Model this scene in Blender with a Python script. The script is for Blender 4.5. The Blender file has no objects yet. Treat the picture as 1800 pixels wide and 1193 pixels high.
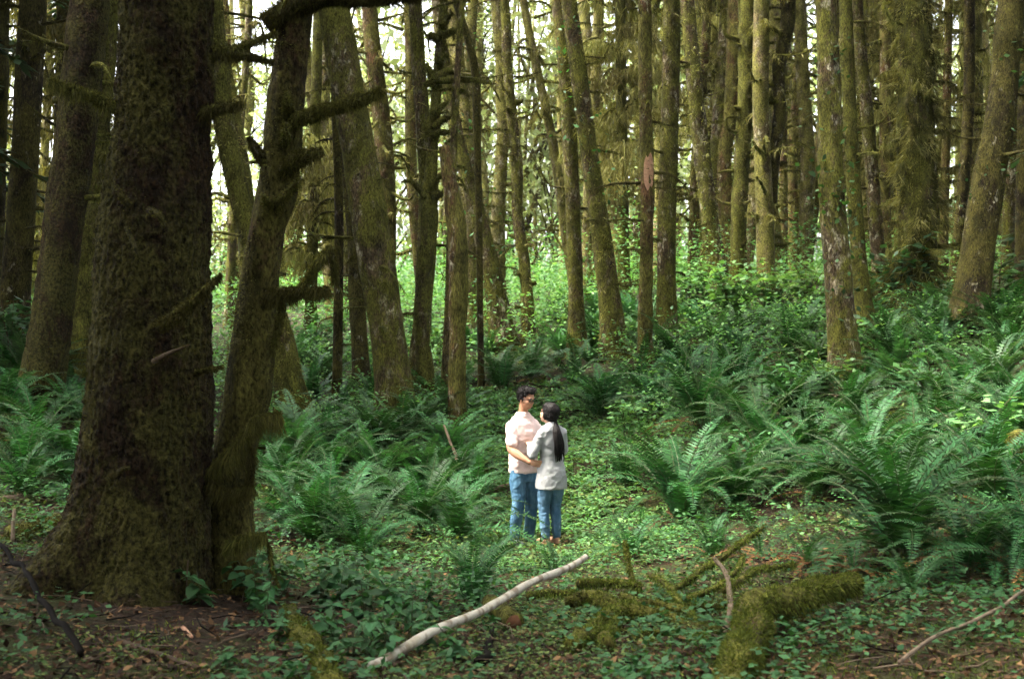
import bpy, math, random
import numpy as np
from mathutils import Vector

sc = bpy.context.scene
col = sc.collection
R = math.radians

# ------------------------------------------------------------------ camera
CAMZ = 2.25          # lens height above the ground on which the couple stands
FPX = 2250.0         # focal length in photo pixels (1800 wide)
cam = bpy.data.cameras.new('camera')
cam.lens = 45.0
cam.sensor_width = 36.0
cam.clip_end = 2000
cam.dof.use_dof = True
cam.dof.focus_distance = 14.0
cam.dof.aperture_fstop = 3.2
camo = bpy.data.objects.new('camera', cam)
col.objects.link(camo)
camo.location = (0, 0, CAMZ)
camo.rotation_euler = (R(90), 0, 0)
sc.camera = camo

# ------------------------------------------------------------------ sky and sun
SUN_EL, SUN_AZ = 60.0, -98.0     # azimuth from +Y (view direction), negative = to the left
w = bpy.data.worlds.new('World')
sc.world = w
w.use_nodes = True
wn = w.node_tree
for n in list(wn.nodes):
    wn.nodes.remove(n)
wo = wn.nodes.new('ShaderNodeOutputWorld')
bg = wn.nodes.new('ShaderNodeBackground')
sky = wn.nodes.new('ShaderNodeTexSky')
sky.sky_type = 'NISHITA'
sky.sun_disc = False
sky.sun_elevation = R(SUN_EL)
sky.sun_rotation = R(SUN_AZ)
sky.air_density = 1.0
sky.dust_density = 6.0
sky.ozone_density = 0.6
hs = wn.nodes.new('ShaderNodeHueSaturation')      # thin overcast: the blue is washed out
hs.inputs['Saturation'].default_value = 0.28
wn.links.new(sky.outputs[0], hs.inputs['Color'])
wn.links.new(hs.outputs[0], bg.inputs[0])
bg.inputs[1].default_value = 0.07
wn.links.new(bg.outputs[0], wo.inputs[0])

sun = bpy.data.lights.new('sun', 'SUN')
sun.energy = 1.0
sun.angle = R(24)
sun.color = (1.0, 0.93, 0.78)
suno = bpy.data.objects.new('sun', sun)
col.objects.link(suno)
sd = Vector((math.sin(R(SUN_AZ)) * math.cos(R(SUN_EL)), math.cos(R(SUN_AZ)) * math.cos(R(SUN_EL)), math.sin(R(SUN_EL))))
suno.rotation_euler = sd.to_track_quat('Z', 'Y').to_euler()
suno.location = (0, 0, 40)

# ------------------------------------------------------------------ exposure, render
sc.view_settings.view_transform = 'Standard'
sc.view_settings.look = 'None'
sc.view_settings.gamma = 1.0
sc.view_settings.use_curve_mapping = False
sc.view_settings.exposure = 4.35
sc.cycles.max_bounces = 5
sc.cycles.diffuse_bounces = 2
sc.cycles.glossy_bounces = 2
sc.cycles.transmission_bounces = 3
sc.cycles.transparent_max_bounces = 4
sc.cycles.caustics_reflective = False
sc.cycles.caustics_refractive = False
sc.cycles.use_denoising = True
sc.cycles.use_adaptive_sampling = True
sc.cycles.adaptive_threshold = 0.02

# ------------------------------------------------------------------ helpers
rng = np.random.default_rng(7)
random.seed(7)

def nrm(a):
    return a / np.maximum(np.linalg.norm(a, axis=-1, keepdims=True), 1e-9)

def _hash(ix, iy, iz, seed):
    h = (ix * 374761393 + iy * 668265263 + iz * 2147483647 + seed * 1274126177) & 0xFFFFFFFF
    h = ((h ^ (h >> 13)) * 1274126177) & 0xFFFFFFFF
    h = ((h ^ (h >> 16)) * 2246822519) & 0xFFFFFFFF
    return ((h ^ (h >> 15)) & 0xFFFFFF) / float(0xFFFFFF)

def vnoise(p, seed=0):
    """value noise -1..1, p (n,3)"""
    p = np.asarray(p, dtype=np.float64)
    i = np.floor(p).astype(np.int64)
    f = p - i
    f = f * f * (3 - 2 * f)
    out = 0
    for dx in (0, 1):
        for dy in (0, 1):
            for dz in (0, 1):
                wgt = (f[:, 0] if dx else 1 - f[:, 0]) * (f[:, 1] if dy else 1 - f[:, 1]) * (f[:, 2] if dz else 1 - f[:, 2])
                out = out + wgt * _hash(i[:, 0] + dx, i[:, 1] + dy, i[:, 2] + dz, seed)
    return out * 2 - 1

def fbm(p, seed=0, octv=3):
    a, s, o = 1.0, 1.0, 0
    for k in range(octv):
        o = o + a * vnoise(p * s, seed + k)
        a *= .5
        s *= 2.03
    return o

class MB:
    """mesh buffer: verts, faces of 3 or 4 with a material index"""
    def __init__(self):
        self.V, self.F, self.n = [], [], 0
    def add(self, V, F, mat=0):
        V = np.asarray(V, dtype=np.float32).reshape(-1, 3)
        F = np.asarray(F, dtype=np.int64)
        self.V.append(V)
        self.F.append((F + self.n, mat))
        self.n += len(V)
        return self
    def mesh(self, name, mats, smooth=True):
        me = bpy.data.meshes.new(name)
        V = np.concatenate(self.V)
        me.vertices.add(len(V))
        me.vertices.foreach_set('co', V.ravel())
        idx = np.concatenate([f.ravel() for f, m in self.F])
        tot = np.concatenate([np.full(len(f), f.shape[1]) for f, m in self.F])
        mi = np.concatenate([np.full(len(f), m) for f, m in self.F])
        st = np.concatenate([[0], np.cumsum(tot)[:-1]])
        me.loops.add(len(idx))
        me.loops.foreach_set('vertex_index', idx.astype(np.int32))
        me.polygons.add(len(tot))
        me.polygons.foreach_set('loop_start', st.astype(np.int32))
        me.polygons.foreach_set('material_index', mi.astype(np.int32))
        me.polygons.foreach_set('use_smooth', np.full(len(tot), smooth, dtype=bool))
        for m in (mats if isinstance(mats, (list, tuple)) else [mats]):
            me.materials.append(m)
        me.update(calc_edges=True)
        return me

def ob(name, me, parent=None, loc=None, rot=None, scale=None):
    o = bpy.data.objects.new(name, me)
    col.objects.link(o)
    if loc is not None:
        o.location = loc
    if rot is not None:
        o.rotation_euler = rot
    if scale is not None:
        o.scale = scale if isinstance(scale, (tuple, list)) else (scale,) * 3
    if parent is not None:
        o.parent = parent
    return o

def tag(o, label=None, cat=None, group=None, kind=None):
    if label: o['label'] = label
    if cat: o['category'] = cat
    if group: o['group'] = group
    if kind: o['kind'] = kind
    return o

def thing(name, label, cat, loc, group=None, rotz=0):
    o = ob(name, None, loc=loc, rot=(0, 0, rotz))
    o.empty_display_size = .2
    return tag(o, label, cat, group)

def frames(P):
    """tangent, normal, binormal along a polyline (parallel transport)"""
    P = np.asarray(P, float)
    T = nrm(np.gradient(P, axis=0))
    n0 = np.cross(T[0], [0, 1, 0])
    if np.linalg.norm(n0) < .2:
        n0 = np.cross(T[0], [1, 0, 0])
    n0 = n0 / np.linalg.norm(n0)
    N = [n0]
    for i in range(1, len(P)):
        n = N[-1] - T[i] * np.dot(N[-1], T[i])
        N.append(n / max(np.linalg.norm(n), 1e-9))
    N = np.array(N)
    return T, N, np.cross(T, N)

def tube(P, r, k=8, mul=None, cap=True):
    """returns V, quads, caps(tris), normals ; r (n,), mul (n,k)"""
    P = np.asarray(P, float)
    n = len(P)
    r = np.broadcast_to(np.asarray(r, float), (n,))
    T, N, B = frames(P)
    a = np.linspace(0, 2 * np.pi, k, endpoint=False)
    D = N[:, None, :] * np.cos(a)[None, :, None] + B[:, None, :] * np.sin(a)[None, :, None]
    rr = r[:, None] * (1 if mul is None else mul)
    V = (P[:, None, :] + D * rr[..., None]).reshape(-1, 3)
    i = np.arange(n - 1)[:, None] * k
    j = np.arange(k)[None, :]
    jn = (j + 1) % k
    Q = np.stack([i + j, i + jn, i + k + jn, i + k + j], -1).reshape(-1, 4)
    C = None
    if cap:
        V = np.concatenate([V, P[:1] - T[:1] * r[0] * .15, P[-1:] + T[-1:] * r[-1] * .4])
        c0, c1 = n * k, n * k + 1
        jj = np.arange(k)
        C = np.concatenate([np.stack([np.full(k, c0), (jj + 1) % k, jj], -1),
                            np.stack([np.full(k, c1), (n - 1) * k + jj, (n - 1) * k + (jj + 1) % k], -1)])
    return V, Q, C, D.reshape(-1, 3)

def add_tube(mb, P, r, k=8, mat=0, mul=None, cap=True):
    V, Q, C, D = tube(P, r, k, mul, cap)
    base = mb.n
    mb.add(V, Q, mat)
    if C is not None:
        mb.F.append((C + base, mat))
    return V, D

def resample(P, step):
    """smooth (Catmull-Rom) resample of a polyline"""
    P = np.asarray(P, float)
    if len(P) == 2:
        n = max(2, int(np.linalg.norm(P[1] - P[0]) / step) + 1)
        t = np.linspace(0, 1, n)[:, None]
        return P[0] * (1 - t) + P[1] * t
    Q = np.vstack([2 * P[0] - P[1], P, 2 * P[-1] - P[-2]])
    out = []
    for i in range(1, len(Q) - 2):
        n = max(1, int(math.ceil(np.linalg.norm(Q[i + 1, :3] - Q[i, :3]) / step)))
        t = np.linspace(0, 1, n, endpoint=False)[:, None]
        a, b, c, d = Q[i - 1], Q[i], Q[i + 1], Q[i + 2]
        out.append(.5 * ((2 * b) + (c - a) * t + (2 * a - 5 * b + 4 * c - d) * t ** 2 + (3 * b - a - 3 * c + d) * t ** 3))
    out.append(P[-1:])
    return np.vstack(out)

def kites(C, d, s, L, W, mid=.0):
    """kite quads: centre C, direction d, side s, half length L, half width W"""
    L = np.asarray(L)[:, None]
    W = np.asarray(W)[:, None]
    V = np.stack([C - d * L, C + s * W + d * L * mid, C + d * L, C - s * W + d * L * mid], 1).reshape(-1, 3)
    F = np.arange(len(C) * 4).reshape(-1, 4)
    return V, F

def rand_dirs(n, g, flat=1.0):
    v = g.normal(size=(n, 3))
    v[:, 2] *= flat
    return nrm(v)

def leaves(mb, C, L, W, g, mat=0, flat=.45, mid=.1, droop=0.0):
    """random leaves lying mostly flat"""
    n = len(C)
    d = g.normal(size=(n, 3))
    d[:, 2] = d[:, 2] * flat - droop
    d = nrm(d)
    up = np.zeros((n, 3)); up[:, 2] = 1
    up += g.normal(size=(n, 3)) * flat
    s = nrm(np.cross(d, up))
    V, F = kites(C, d, s, L, W, mid)
    mb.add(V, F, mat)

def fuzz(mb, P, N, n_len, g, mat=0, width=.0035, droop=.35, jit=.6):
    """moss fibres: thin triangles at surface points P with normals N"""
    n = len(P)
    d = N + g.normal(size=(n, 3)) * jit
    d[:, 2] -= droop
    d = nrm(d)
    s = nrm(np.cross(d, g.normal(size=(n, 3))))
    wd = width * g.uniform(.6, 1.5, n)[:, None]
    V = np.stack([P - s * wd, P + s * wd, P + d * np.asarray(n_len)[:, None]], 1).reshape(-1, 3)
    mb.add(V, np.arange(3 * n).reshape(-1, 3), mat)

def on_tube(V, D, rows, k, n, g):
    """n random points on a tube's rows*k vertices"""
    i = g.integers(0, rows - 1, n)
    j = g.integers(0, k, n)
    a = i * k + j
    b = i * k + (j + 1) % k
    c = (i + 1) * k + j
    u = g.random(n)[:, None]
    v = g.random(n)[:, None]
    return V[a] + (V[b] - V[a]) * u + (V[c] - V[a]) * v, nrm(D[a] + (D[b] - D[a]) * u)

def px(x, row, D):
    """a point at depth D (metres in front of the lens) seen at photo pixel x,row"""
    return np.array([(x - 900.0) * D / FPX, D, CAMZ - (row - 596.5) * D / FPX])
# ------------------------------------------------------------------ terrain
_ctl = [(900, 1193, 6.3), (100, 1193, 6.3), (1700, 1193, 6.3), (215, 1030, 8.5), (400, 1030, 8.8), (1300, 1065, 8.6), (850, 1065, 9.6),
        (920, 954, 14.15), (960, 957, 13.8), (1500, 1000, 9.5), (1750, 950, 10), (980, 850, 17), (1000, 765, 20), (900, 700, 23),
        (80, 720, 17), (50, 620, 20.5), (520, 755, 20), (690, 745, 21), (635, 700, 24), (735, 712, 22), (800, 765, 19), (890, 622, 30),
        (930, 622, 30), (1012, 622, 27), (1080, 632, 26), (1133, 652, 24), (1172, 612, 26), (1265, 520, 34), (1490, 690, 20),
        (1700, 595, 21), (1610, 562, 27), (1348, 530, 31), (1790, 880, 12), (560, 965, 12), (20, 900, 11), (740, 930, 13), (1190, 930, 13),
        (1225, 750, 17.5), (600, 560, 45), (900, 545, 45), (1200, 500, 45), (1500, 500, 45), (200, 560, 45)]
CX = np.array([px(*c) for c in _ctl])
_far = [(x, 70, 5.0) for x in (-60, -25, 0, 25, 60)] + [(x, 120, 7.5) for x in (-60, -20, 20, 60)] + \
       [(-14, 8, 1.1), (-25, 25, 2.8), (13, 8, 1.2), (18, 20, 3.4), (25, 32, 4.6), (-12, -8, .8), (0, -10, .6), (12, -8, .8), (0.2, 13, .03), (.2, 12, .08), (.2, 11, .16), (-1, 13, .1), (1.4, 13, .12), (0, 2, .6), (-5, 3, .7), (5, 3, .65)]
CX = np.vstack([CX, np.array(_far, float)])

def _U(r2):
    return np.where(r2 > 1e-12, r2 * np.log(np.maximum(r2, 1e-12)), 0)

def _fit():
    n = len(CX)
    d2 = ((CX[:, None, :2] - CX[None, :, :2]) ** 2).sum(-1)
    A = np.zeros((n + 3, n + 3))
    A[:n, :n] = _U(d2) + np.diag(np.where((abs(CX[:, 0] - .3) < .3) & (abs(CX[:, 1] - 14) < .4), .02, 1.5))
    A[:n, n] = 1
    A[:n, n + 1:] = CX[:, :2]
    A[n, :n] = 1
    A[n + 1:, :n] = CX[:, :2].T
    return np.linalg.solve(A, np.concatenate([CX[:, 2], [0, 0, 0]]))
_tw = _fit()

def height(x, y):
    x = np.atleast_1d(np.asarray(x, float))
    y = np.atleast_1d(np.asarray(y, float))
    xc = np.clip(x, -60, 60)
    yc = np.clip(y, -12, 120)
    out = np.empty(len(x))
    for a in range(0, len(x), 20000):
        s = slice(a, a + 20000)
        d2 = (xc[s, None] - CX[None, :, 0]) ** 2 + (yc[s, None] - CX[None, :, 1]) ** 2
        out[s] = _U(d2) @ _tw[:len(CX)] + _tw[-3] + _tw[-2] * xc[s] + _tw[-1] * yc[s]
    p = np.stack([x, y, np.zeros_like(x)], 1)
    amp = np.clip((np.abs(y) - 2) / 10, .5, 1.6)
    out += (fbm(p * .8, 3, 2) * .05 + fbm(p * 3.1, 9, 2) * .018) * amp
    return out

def h1(x, y):
    return float(height([x], [y])[0])

def ground_at(xp, row, d0=5.5, d1=110.0):
    """first hit of the view ray through a photo pixel with the terrain"""
    d = np.geomspace(d0, d1, 400)
    x = (xp - 900.0) * d / FPX
    z = CAMZ - (row - 596.5) * d / FPX
    hz = height(x, d)
    k = np.argmax(hz >= z)
    if hz[k] < z[k]:
        k = len(d) - 1
    return np.array([x[k], d[k], hz[k]])
# ------------------------------------------------------------------ materials
class NT:
    def __init__(self, name):
        self.m = bpy.data.materials.new(name)
        self.m.use_nodes = True
        self.t = self.m.node_tree
        for n in list(self.t.nodes):
            self.t.nodes.remove(n)
        self.out = self.t.nodes.new('ShaderNodeOutputMaterial')
    def n(self, typ, ins=None, **kw):
        nd = self.t.nodes.new(typ)
        for k, v in kw.items():
            setattr(nd, k, v)
        for k, v in (ins or {}).items():
            if hasattr(v, 'is_output') or isinstance(v, bpy.types.NodeSocket):
                self.t.links.new(v, nd.inputs[k])
            else:
                nd.inputs[k].default_value = v
        return nd
    def noise(self, vec, scale, detail=3, rough=.55, dist=0.0):
        nd = self.n('ShaderNodeTexNoise', {'Vector': vec, 'Scale': scale, 'Detail': detail, 'Roughness': rough, 'Distortion': dist})
        return nd.outputs['Fac']
    def ramp(self, fac, stops):
        nd = self.n('ShaderNodeValToRGB', {'Fac': fac})
        cr = nd.color_ramp
        while len(cr.elements) < len(stops):
            cr.elements.new(.5)
        for e, (p, c) in zip(cr.elements, stops):
            e.position = p
            e.color = (c, c, c, 1) if isinstance(c, (int, float)) else (*c, 1)
        return nd.outputs['Color']
    def mix(self, fac, a, b, mode='MIX'):
        nd = self.n('ShaderNodeMix', data_type='RGBA', blend_type=mode)
        for sock, v in ((nd.inputs[0], fac), (nd.inputs[6], a), (nd.inputs[7], b)):
            if isinstance(v, bpy.types.NodeSocket):
                self.t.links.new(v, sock)
            elif isinstance(v, (int, float)):
                sock.default_value = v
            else:
                sock.default_value = (*v, 1)
        return nd.outputs[2]
    def math(self, op, a, b=0.0, clamp=False):
        nd = self.n('ShaderNodeMath', operation=op, use_clamp=clamp)
        for i, v in enumerate((a, b)):
            if isinstance(v, bpy.types.NodeSocket):
                self.t.links.new(v, nd.inputs[i])
            else:
                nd.inputs[i].default_value = v
        return nd.outputs[0]
    def mapped(self, scale=(1, 1, 1), rnd=True):
        tc = self.n('ShaderNodeTexCoord')
        mp = self.n('ShaderNodeMapping', {'Vector': tc.outputs['Object'], 'Scale': scale})
        if rnd:
            oi = self.n('ShaderNodeObjectInfo')
            k = self.math('MULTIPLY', oi.outputs['Random'], 37.0)
            self.t.links.new(k, mp.inputs['Location'])
        return mp.outputs[0]
    def done(self, shader):
        self.t.links.new(shader, self.out.inputs['Surface'])
        return self.m

def bark(name, dark, light, moss, moss_amt, lichen=0.0, scale=1.0, zs=.3, bump=.5, lichc=(.34, .31, .22), flake=True, bump_d=.02, patch=1.0):
    t = NT(name)
    v = t.mapped((scale, scale, scale * zs))
    v2 = t.mapped((1, 1, .6))
    a = t.noise(v, 22, 5, .65, .6)
    c = t.mix(t.ramp(a, [(.32, 0.0), (.68, 1.0)]), dark, light)
    big = t.noise(v2, 1.6, 4, .6, .3)
    c = t.mix(t.ramp(big, [(.3, 0.0), (.7, .55)]), c, dark)
    hgt = a
    if flake:
        vo = t.n('ShaderNodeTexVoronoi', {'Vector': v, 'Scale': 34.0 * 1.0, 'Randomness': 1.0}, feature='F1')
        hgt = t.math('ADD', a, t.math('MULTIPLY', vo.outputs['Distance'], -.6))
        c = t.mix(t.ramp(vo.outputs['Distance'], [(.25, 0.0), (.75, .55)]), c, dark)
    if lichen > 0:
        ln = t.noise(v2, 9, 4, .6, .8)
        ln2 = t.noise(v2, 1.1, 2)
        lm = t.math('MULTIPLY', t.ramp(ln, [(.60 - .16 * lichen, 0.0), (.70 - .14 * lichen, 1.0)]), t.ramp(ln2, [(.38, 0.2), (.6, 1.0)]))
        c = t.mix(lm, c, lichc)
    mn = t.noise(v2, 2.3, 5, .68, .5)
    mn2 = t.noise(v2, 30, 3)
    mm = t.math('ADD', mn, t.math('MULTIPLY', mn2, .28))
    th = .86 - .42 * moss_amt
    mmask = t.ramp(mm, [(max(th - .07, 0), 0.0), (th + .07, 1.0)])
    mcol = t.mix(mn2, tuple(x * .55 for x in moss), tuple(x * 1.3 for x in moss))
    c = t.mix(mmask, c, mcol)
    hgt = t.math('ADD', hgt, t.math('MULTIPLY', t.math('MULTIPLY', mmask, mn2), .8))
    pv = t.noise(v2, 4.2, 4, .7, .6)
    c = t.mix(1.0, c, t.ramp(pv, [(.32, 1 - .68 * patch), (.5, 1 - .1 * patch), (.68, 1 + .45 * patch)]), 'MULTIPLY')
    fine = t.noise(v, 48, 3, .7, .4)
    c = t.mix(1.0, c, t.ramp(fine, [(.34, .22), (.5, .95), (.66, 1.6)]), 'MULTIPLY')  # crevice shade and brighter ridges painted into the colour to strengthen the relief
    hgt = t.math('ADD', t.math('ADD', hgt, t.math('MULTIPLY', pv, 1.2)), t.math('MULTIPLY', fine, .8))
    b = t.n('ShaderNodeBump', {'Height': hgt, 'Strength': bump, 'Distance': bump_d})
    p = t.n('ShaderNodeBsdfPrincipled', {'Base Color': c, 'Roughness': .95, 'Specular IOR Level': .12, 'Normal': b.outputs[0]})
    return t.done(p.outputs[0])

def foliage(name, c0, c1, trans=.35, rough=.5, spec=.35, tint=(1.25, 1.25, .7), c2=None):
    """leaf: colour varies from leaf to leaf, part of the light goes through"""
    t = NT(name)
    g = t.n('ShaderNodeNewGeometry')
    oi = t.n('ShaderNodeObjectInfo')
    st = [(0.0, c0), (.62, c1)]
    st.append((1.0, c2 if c2 else tuple(x * 1.35 for x in c1)))
    c = t.ramp(g.outputs['Random Per Island'], st)
    hv = t.n('ShaderNodeHueSaturation', {'Color': c, 'Hue': .5, 'Saturation': 1.0})
    t.t.links.new(t.math('ADD', t.math('MULTIPLY', oi.outputs['Random'], .8), .6), hv.inputs['Value'])
    t.t.links.new(t.math('ADD', t.math('MULTIPLY', oi.outputs['Random'], .035), .483), hv.inputs['Hue'])
    c = hv.outputs[0]
    p = t.n('ShaderNodeBsdfPrincipled', {'Base Color': c, 'Roughness': rough, 'Specular IOR Level': spec})
    tc = t.mix(1.0, c, tint, 'MULTIPLY')
    tr = t.n('ShaderNodeBsdfTranslucent', {'Color': tc})
    mx = t.n('ShaderNodeMixShader', {0: trans, 1: p.outputs[0], 2: tr.outputs[0]})
    return t.done(mx.outputs[0])

def plain(name, c, rough=.8, spec=.3, var=.25, scale=8, bump=0.0, bd=.005):
    t = NT(name)
    v = t.mapped()
    a = t.noise(v, scale, 4, .6)
    cc = t.mix(t.ramp(a, [(.3, 0.0), (.7, 1.0)]), tuple(x * (1 - var) for x in c), tuple(x * (1 + var) for x in c))
    ins = {'Base Color': cc, 'Roughness': rough, 'Specular IOR Level': spec}
    if bump:
        b = t.n('ShaderNodeBump', {'Height': t.noise(v, scale * 4, 3), 'Strength': bump, 'Distance': bd})
        ins['Normal'] = b.outputs[0]
    p = t.n('ShaderNodeBsdfPrincipled', ins)
    return t.done(p.outputs[0])

def ground_mat():
    t = NT('forest_floor')
    tc = t.n('ShaderNodeTexCoord')
    v = tc.outputs['Object']
    n1 = t.noise(v, .55, 4, .6, .4)
    n2 = t.noise(v, 6, 5, .7, .5)
    n3 = t.noise(v, 38, 3, .6)
    lit = t.mix(t.ramp(n3, [(.3, 0.0), (.7, 1.0)]), (.007, .0045, .003), (.036, .021, .011))
    mos = t.mix(n3, (.010, .013, .003), (.045, .052, .012))
    m = t.math('ADD', t.math('MULTIPLY', n1, .6), t.math('MULTIPLY', n2, .4))
    c = t.mix(t.ramp(m, [(.44, 0.0), (.56, 1.0)]), lit, mos)
    hgt = t.math('ADD', t.math('MULTIPLY', n2, 2.0), n3)
    b = t.n('ShaderNodeBump', {'Height': hgt, 'Strength': .9, 'Distance': .03})
    p = t.n('ShaderNodeBsdfPrincipled', {'Base Color': c, 'Roughness': .95, 'Specular IOR Level': .15, 'Normal': b.outputs[0]})
    return t.done(p.outputs[0])

def birch_mat():
    t = NT('pale_banded_bark')
    v = t.mapped((1, 1, 1), False)
    v2 = t.mapped((1, 1, 1), False)
    a = t.noise(v, 9, 4, .7, .6)
    b = t.noise(v2, 40, 3, .6)
    tc = t.n('ShaderNodeTexCoord')
    wv = t.n('ShaderNodeTexNoise', {'Vector': t.n('ShaderNodeMapping', {'Vector': tc.outputs['Object'], 'Scale': (12, 6, 6)}).outputs[0], 'Scale': 1.0, 'Detail': 4})
    c = t.mix(b, (.46, .43, .35), (.27, .24, .185))
    c = t.mix(t.ramp(wv.outputs['Fac'], [(.50, 0.0), (.60, .85)]), c, (.14, .10, .065))
    c = t.mix(t.ramp(a, [(.52, 0.0), (.66, .6)]), c, (.20, .17, .10))
    bp = t.n('ShaderNodeBump', {'Height': wv.outputs['Fac'], 'Strength': .5, 'Distance': .01})
    p = t.n('ShaderNodeBsdfPrincipled', {'Base Color': c, 'Roughness': .8, 'Specular IOR Level': .25, 'Normal': bp.outputs[0]})
    return t.done(p.outputs[0])

MOSS = (.060, .056, .014)
M = {}
M['spruce'] = bark('spruce_bark', (.009, .006, .003), (.050, .028, .011), (.044, .040, .009), .6, 0, .8, .8, 1.0, bump_d=.03, patch=.45)
M['spruce_mossy'] = bark('mossy_spruce_bark', (.022, .013, .006), (.075, .043, .02), (.054, .048, .011), .75, 0, 1.0, .5, .7)
M['mossbark'] = bark('moss_covered_bark', (.03, .02, .01), (.09, .06, .028), (.074, .073, .013), .82, 0.3, 1.2, .4, .7, flake=False)
M['alder'] = bark('alder_bark', (.026, .017, .009), (.125, .087, .046), (.082, .080, .014), .60, .5, 1.2, .35, .5, flake=False)
M['alder_pale'] = bark('lichen_pale_bark', (.07, .05, .025), (.20, .155, .08), (.13, .12, .03), .65, .5, 1.2, .4, .4, lichc=(.34, .31, .22), flake=False)
M['red'] = bark('reddish_bark', (.035, .018, .008), (.13, .072, .034), (.085, .078, .017), .6, .25, 1.4, .2, .6, flake=False)
M['dark'] = bark('dark_bark', (.010, .007, .004), (.042, .029, .015), (.055, .048, .011), .65, .1, 1.3, .35, .5, flake=False)
M['moss'] = foliage('moss_fibres', (.030, .029, .007), (.062, .060, .013), .25, .9, .1, (1.2, 1.1, .6), (.12, .112, .026))
M['moss_green'] = foliage('green_moss_fibres', (.036, .050, .009), (.075, .095, .016), .25, .9, .1, (1.2, 1.2, .5), (.15, .17, .03))
M['hang'] = foliage('hanging_moss_strands', (.07, .068, .018), (.15, .14, .04), .4, .8, .15, (1.15, 1.1, .6), (.24, .22, .075))
M['fern'] = foliage('fern_green', (.009, .035, .010), (.027, .080, .024), .25, .5, .14, (1.1, 1.3, .5))
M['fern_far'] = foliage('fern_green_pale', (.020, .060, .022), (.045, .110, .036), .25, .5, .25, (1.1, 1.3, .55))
M['fern_dead'] = foliage('withered_fern_brown', (.085, .038, .016), (.16, .078, .032), .2, .8, .15, (1.2, .9, .6))
M['rachis'] = plain('fern_stalk', (.045, .06, .018), .6)
M['herb'] = foliage('herb_leaf_green', (.016, .052, .015), (.045, .115, .032), .3, .5, .25, (1.2, 1.25, .5))
M['herb_dark'] = foliage('broad_leaf_green', (.018, .062, .022), (.042, .11, .038), .25, .5, .12, (1.1, 1.3, .5))
M['cover'] = foliage('ground_cover_green', (.022, .05, .012), (.06, .11, .028), .3, .6, .15, (1.2, 1.2, .5), (.15, .18, .05))
M['litter'] = foliage('leaf_litter', (.016, .009, .005), (.06, .032, .015), .1, .85, .15, (1, 1, 1), (.20, .12, .05))
M['under'] = foliage('undergrowth_green', (.05, .13, .045), (.115, .25, .085), .4, .5, .25, (1.2, 1.25, .5), (.20, .34, .12))
M['canopy'] = foliage('canopy_leaf', (.11, .14, .06), (.19, .235, .10), .5, .5, .2, (1.15, 1.15, .7), (.28, .32, .16))
M['needle'] = foliage('conifer_spray', (.025, .06, .03), (.05, .095, .045), .3, .6, .25, (1.2, 1.2, .5))
M['twig'] = plain('dead_twig', (.055, .036, .02), .85, .2, .4, 10)
M['darktwig'] = plain('wet_dark_stick', (.004, .003, .002), .9, .05, .4, 14)
M['wood'] = plain('grey_dead_wood', (.11, .08, .052), .85, .2, .35, 16, .5)
M['cutwood'] = plain('cut_wood_end', (.10, .042, .018), .8, .2, .35, 14, .3)
M['torn'] = plain('torn_pale_wood', (.36, .20, .12), .85, .2, .3, 16, .5)
M['birch'] = birch_mat()
M['ground'] = ground_mat()
# ------------------------------------------------------------------ ground
def build_ground():
    ys = np.concatenate([np.linspace(-35, 3, 24, endpoint=False), np.geomspace(3, 500, 330)])
    us = np.linspace(-1, 1, 281)
    us = np.sign(us) * np.abs(us) ** 1.15
    Y, Uu = np.meshgrid(ys, us, indexing='ij')
    X = Uu * (np.abs(Y) * .62 + 14)
    Z = height(X.ravel(), Y.ravel())
    V = np.stack([X.ravel(), Y.ravel(), Z], 1)
    n, k = len(ys), len(us)
    i = np.arange(n - 1)[:, None] * k
    j = np.arange(k - 1)[None, :]
    Q = np.stack([i + j, i + j + 1, i + k + j + 1, i + k + j], -1).reshape(-1, 4)
    mb = MB().add(V, Q)
    return tag(ob('ground', mb.mesh('ground', M['ground'])), 'brown and mossy forest floor rising to the back and right', 'ground', kind='structure')
build_ground()

# ------------------------------------------------------------------ crowns (shared meshes)
def crown_broadleaf(seed, rx=2.6, rz=4.2, nc=30, per=60, leaf=.085, lim=True):
    g = np.random.default_rng(seed)
    mb = MB()
    u = rand_dirs(nc, g) * (g.random(nc) ** .45)[:, None]
    c = u * [rx, rx, rz]
    if lim:
        for p in c[::2]:
            a = np.array([0, 0, p[2] - abs(p[2]) * .2 - 1.3])
            P = resample(np.array([a, (a + p) / 2 + [0, 0, .25], p]), .6)
            add_tube(mb, P, np.linspace(.045, .010, len(P)), 4, 1)
    C = np.repeat(c, per, 0) + g.normal(size=(nc * per, 3)) * np.repeat(g.uniform(.3, .62, nc), per)[:, None] * [1, 1, .7]
    L = g.uniform(.7, 1.35, len(C)) * leaf
    leaves(mb, C, L, L * .55, g, 0, .5, -.1)
    return mb.mesh('crown_broadleaf', [M['canopy'], M['dark']], False)

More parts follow.
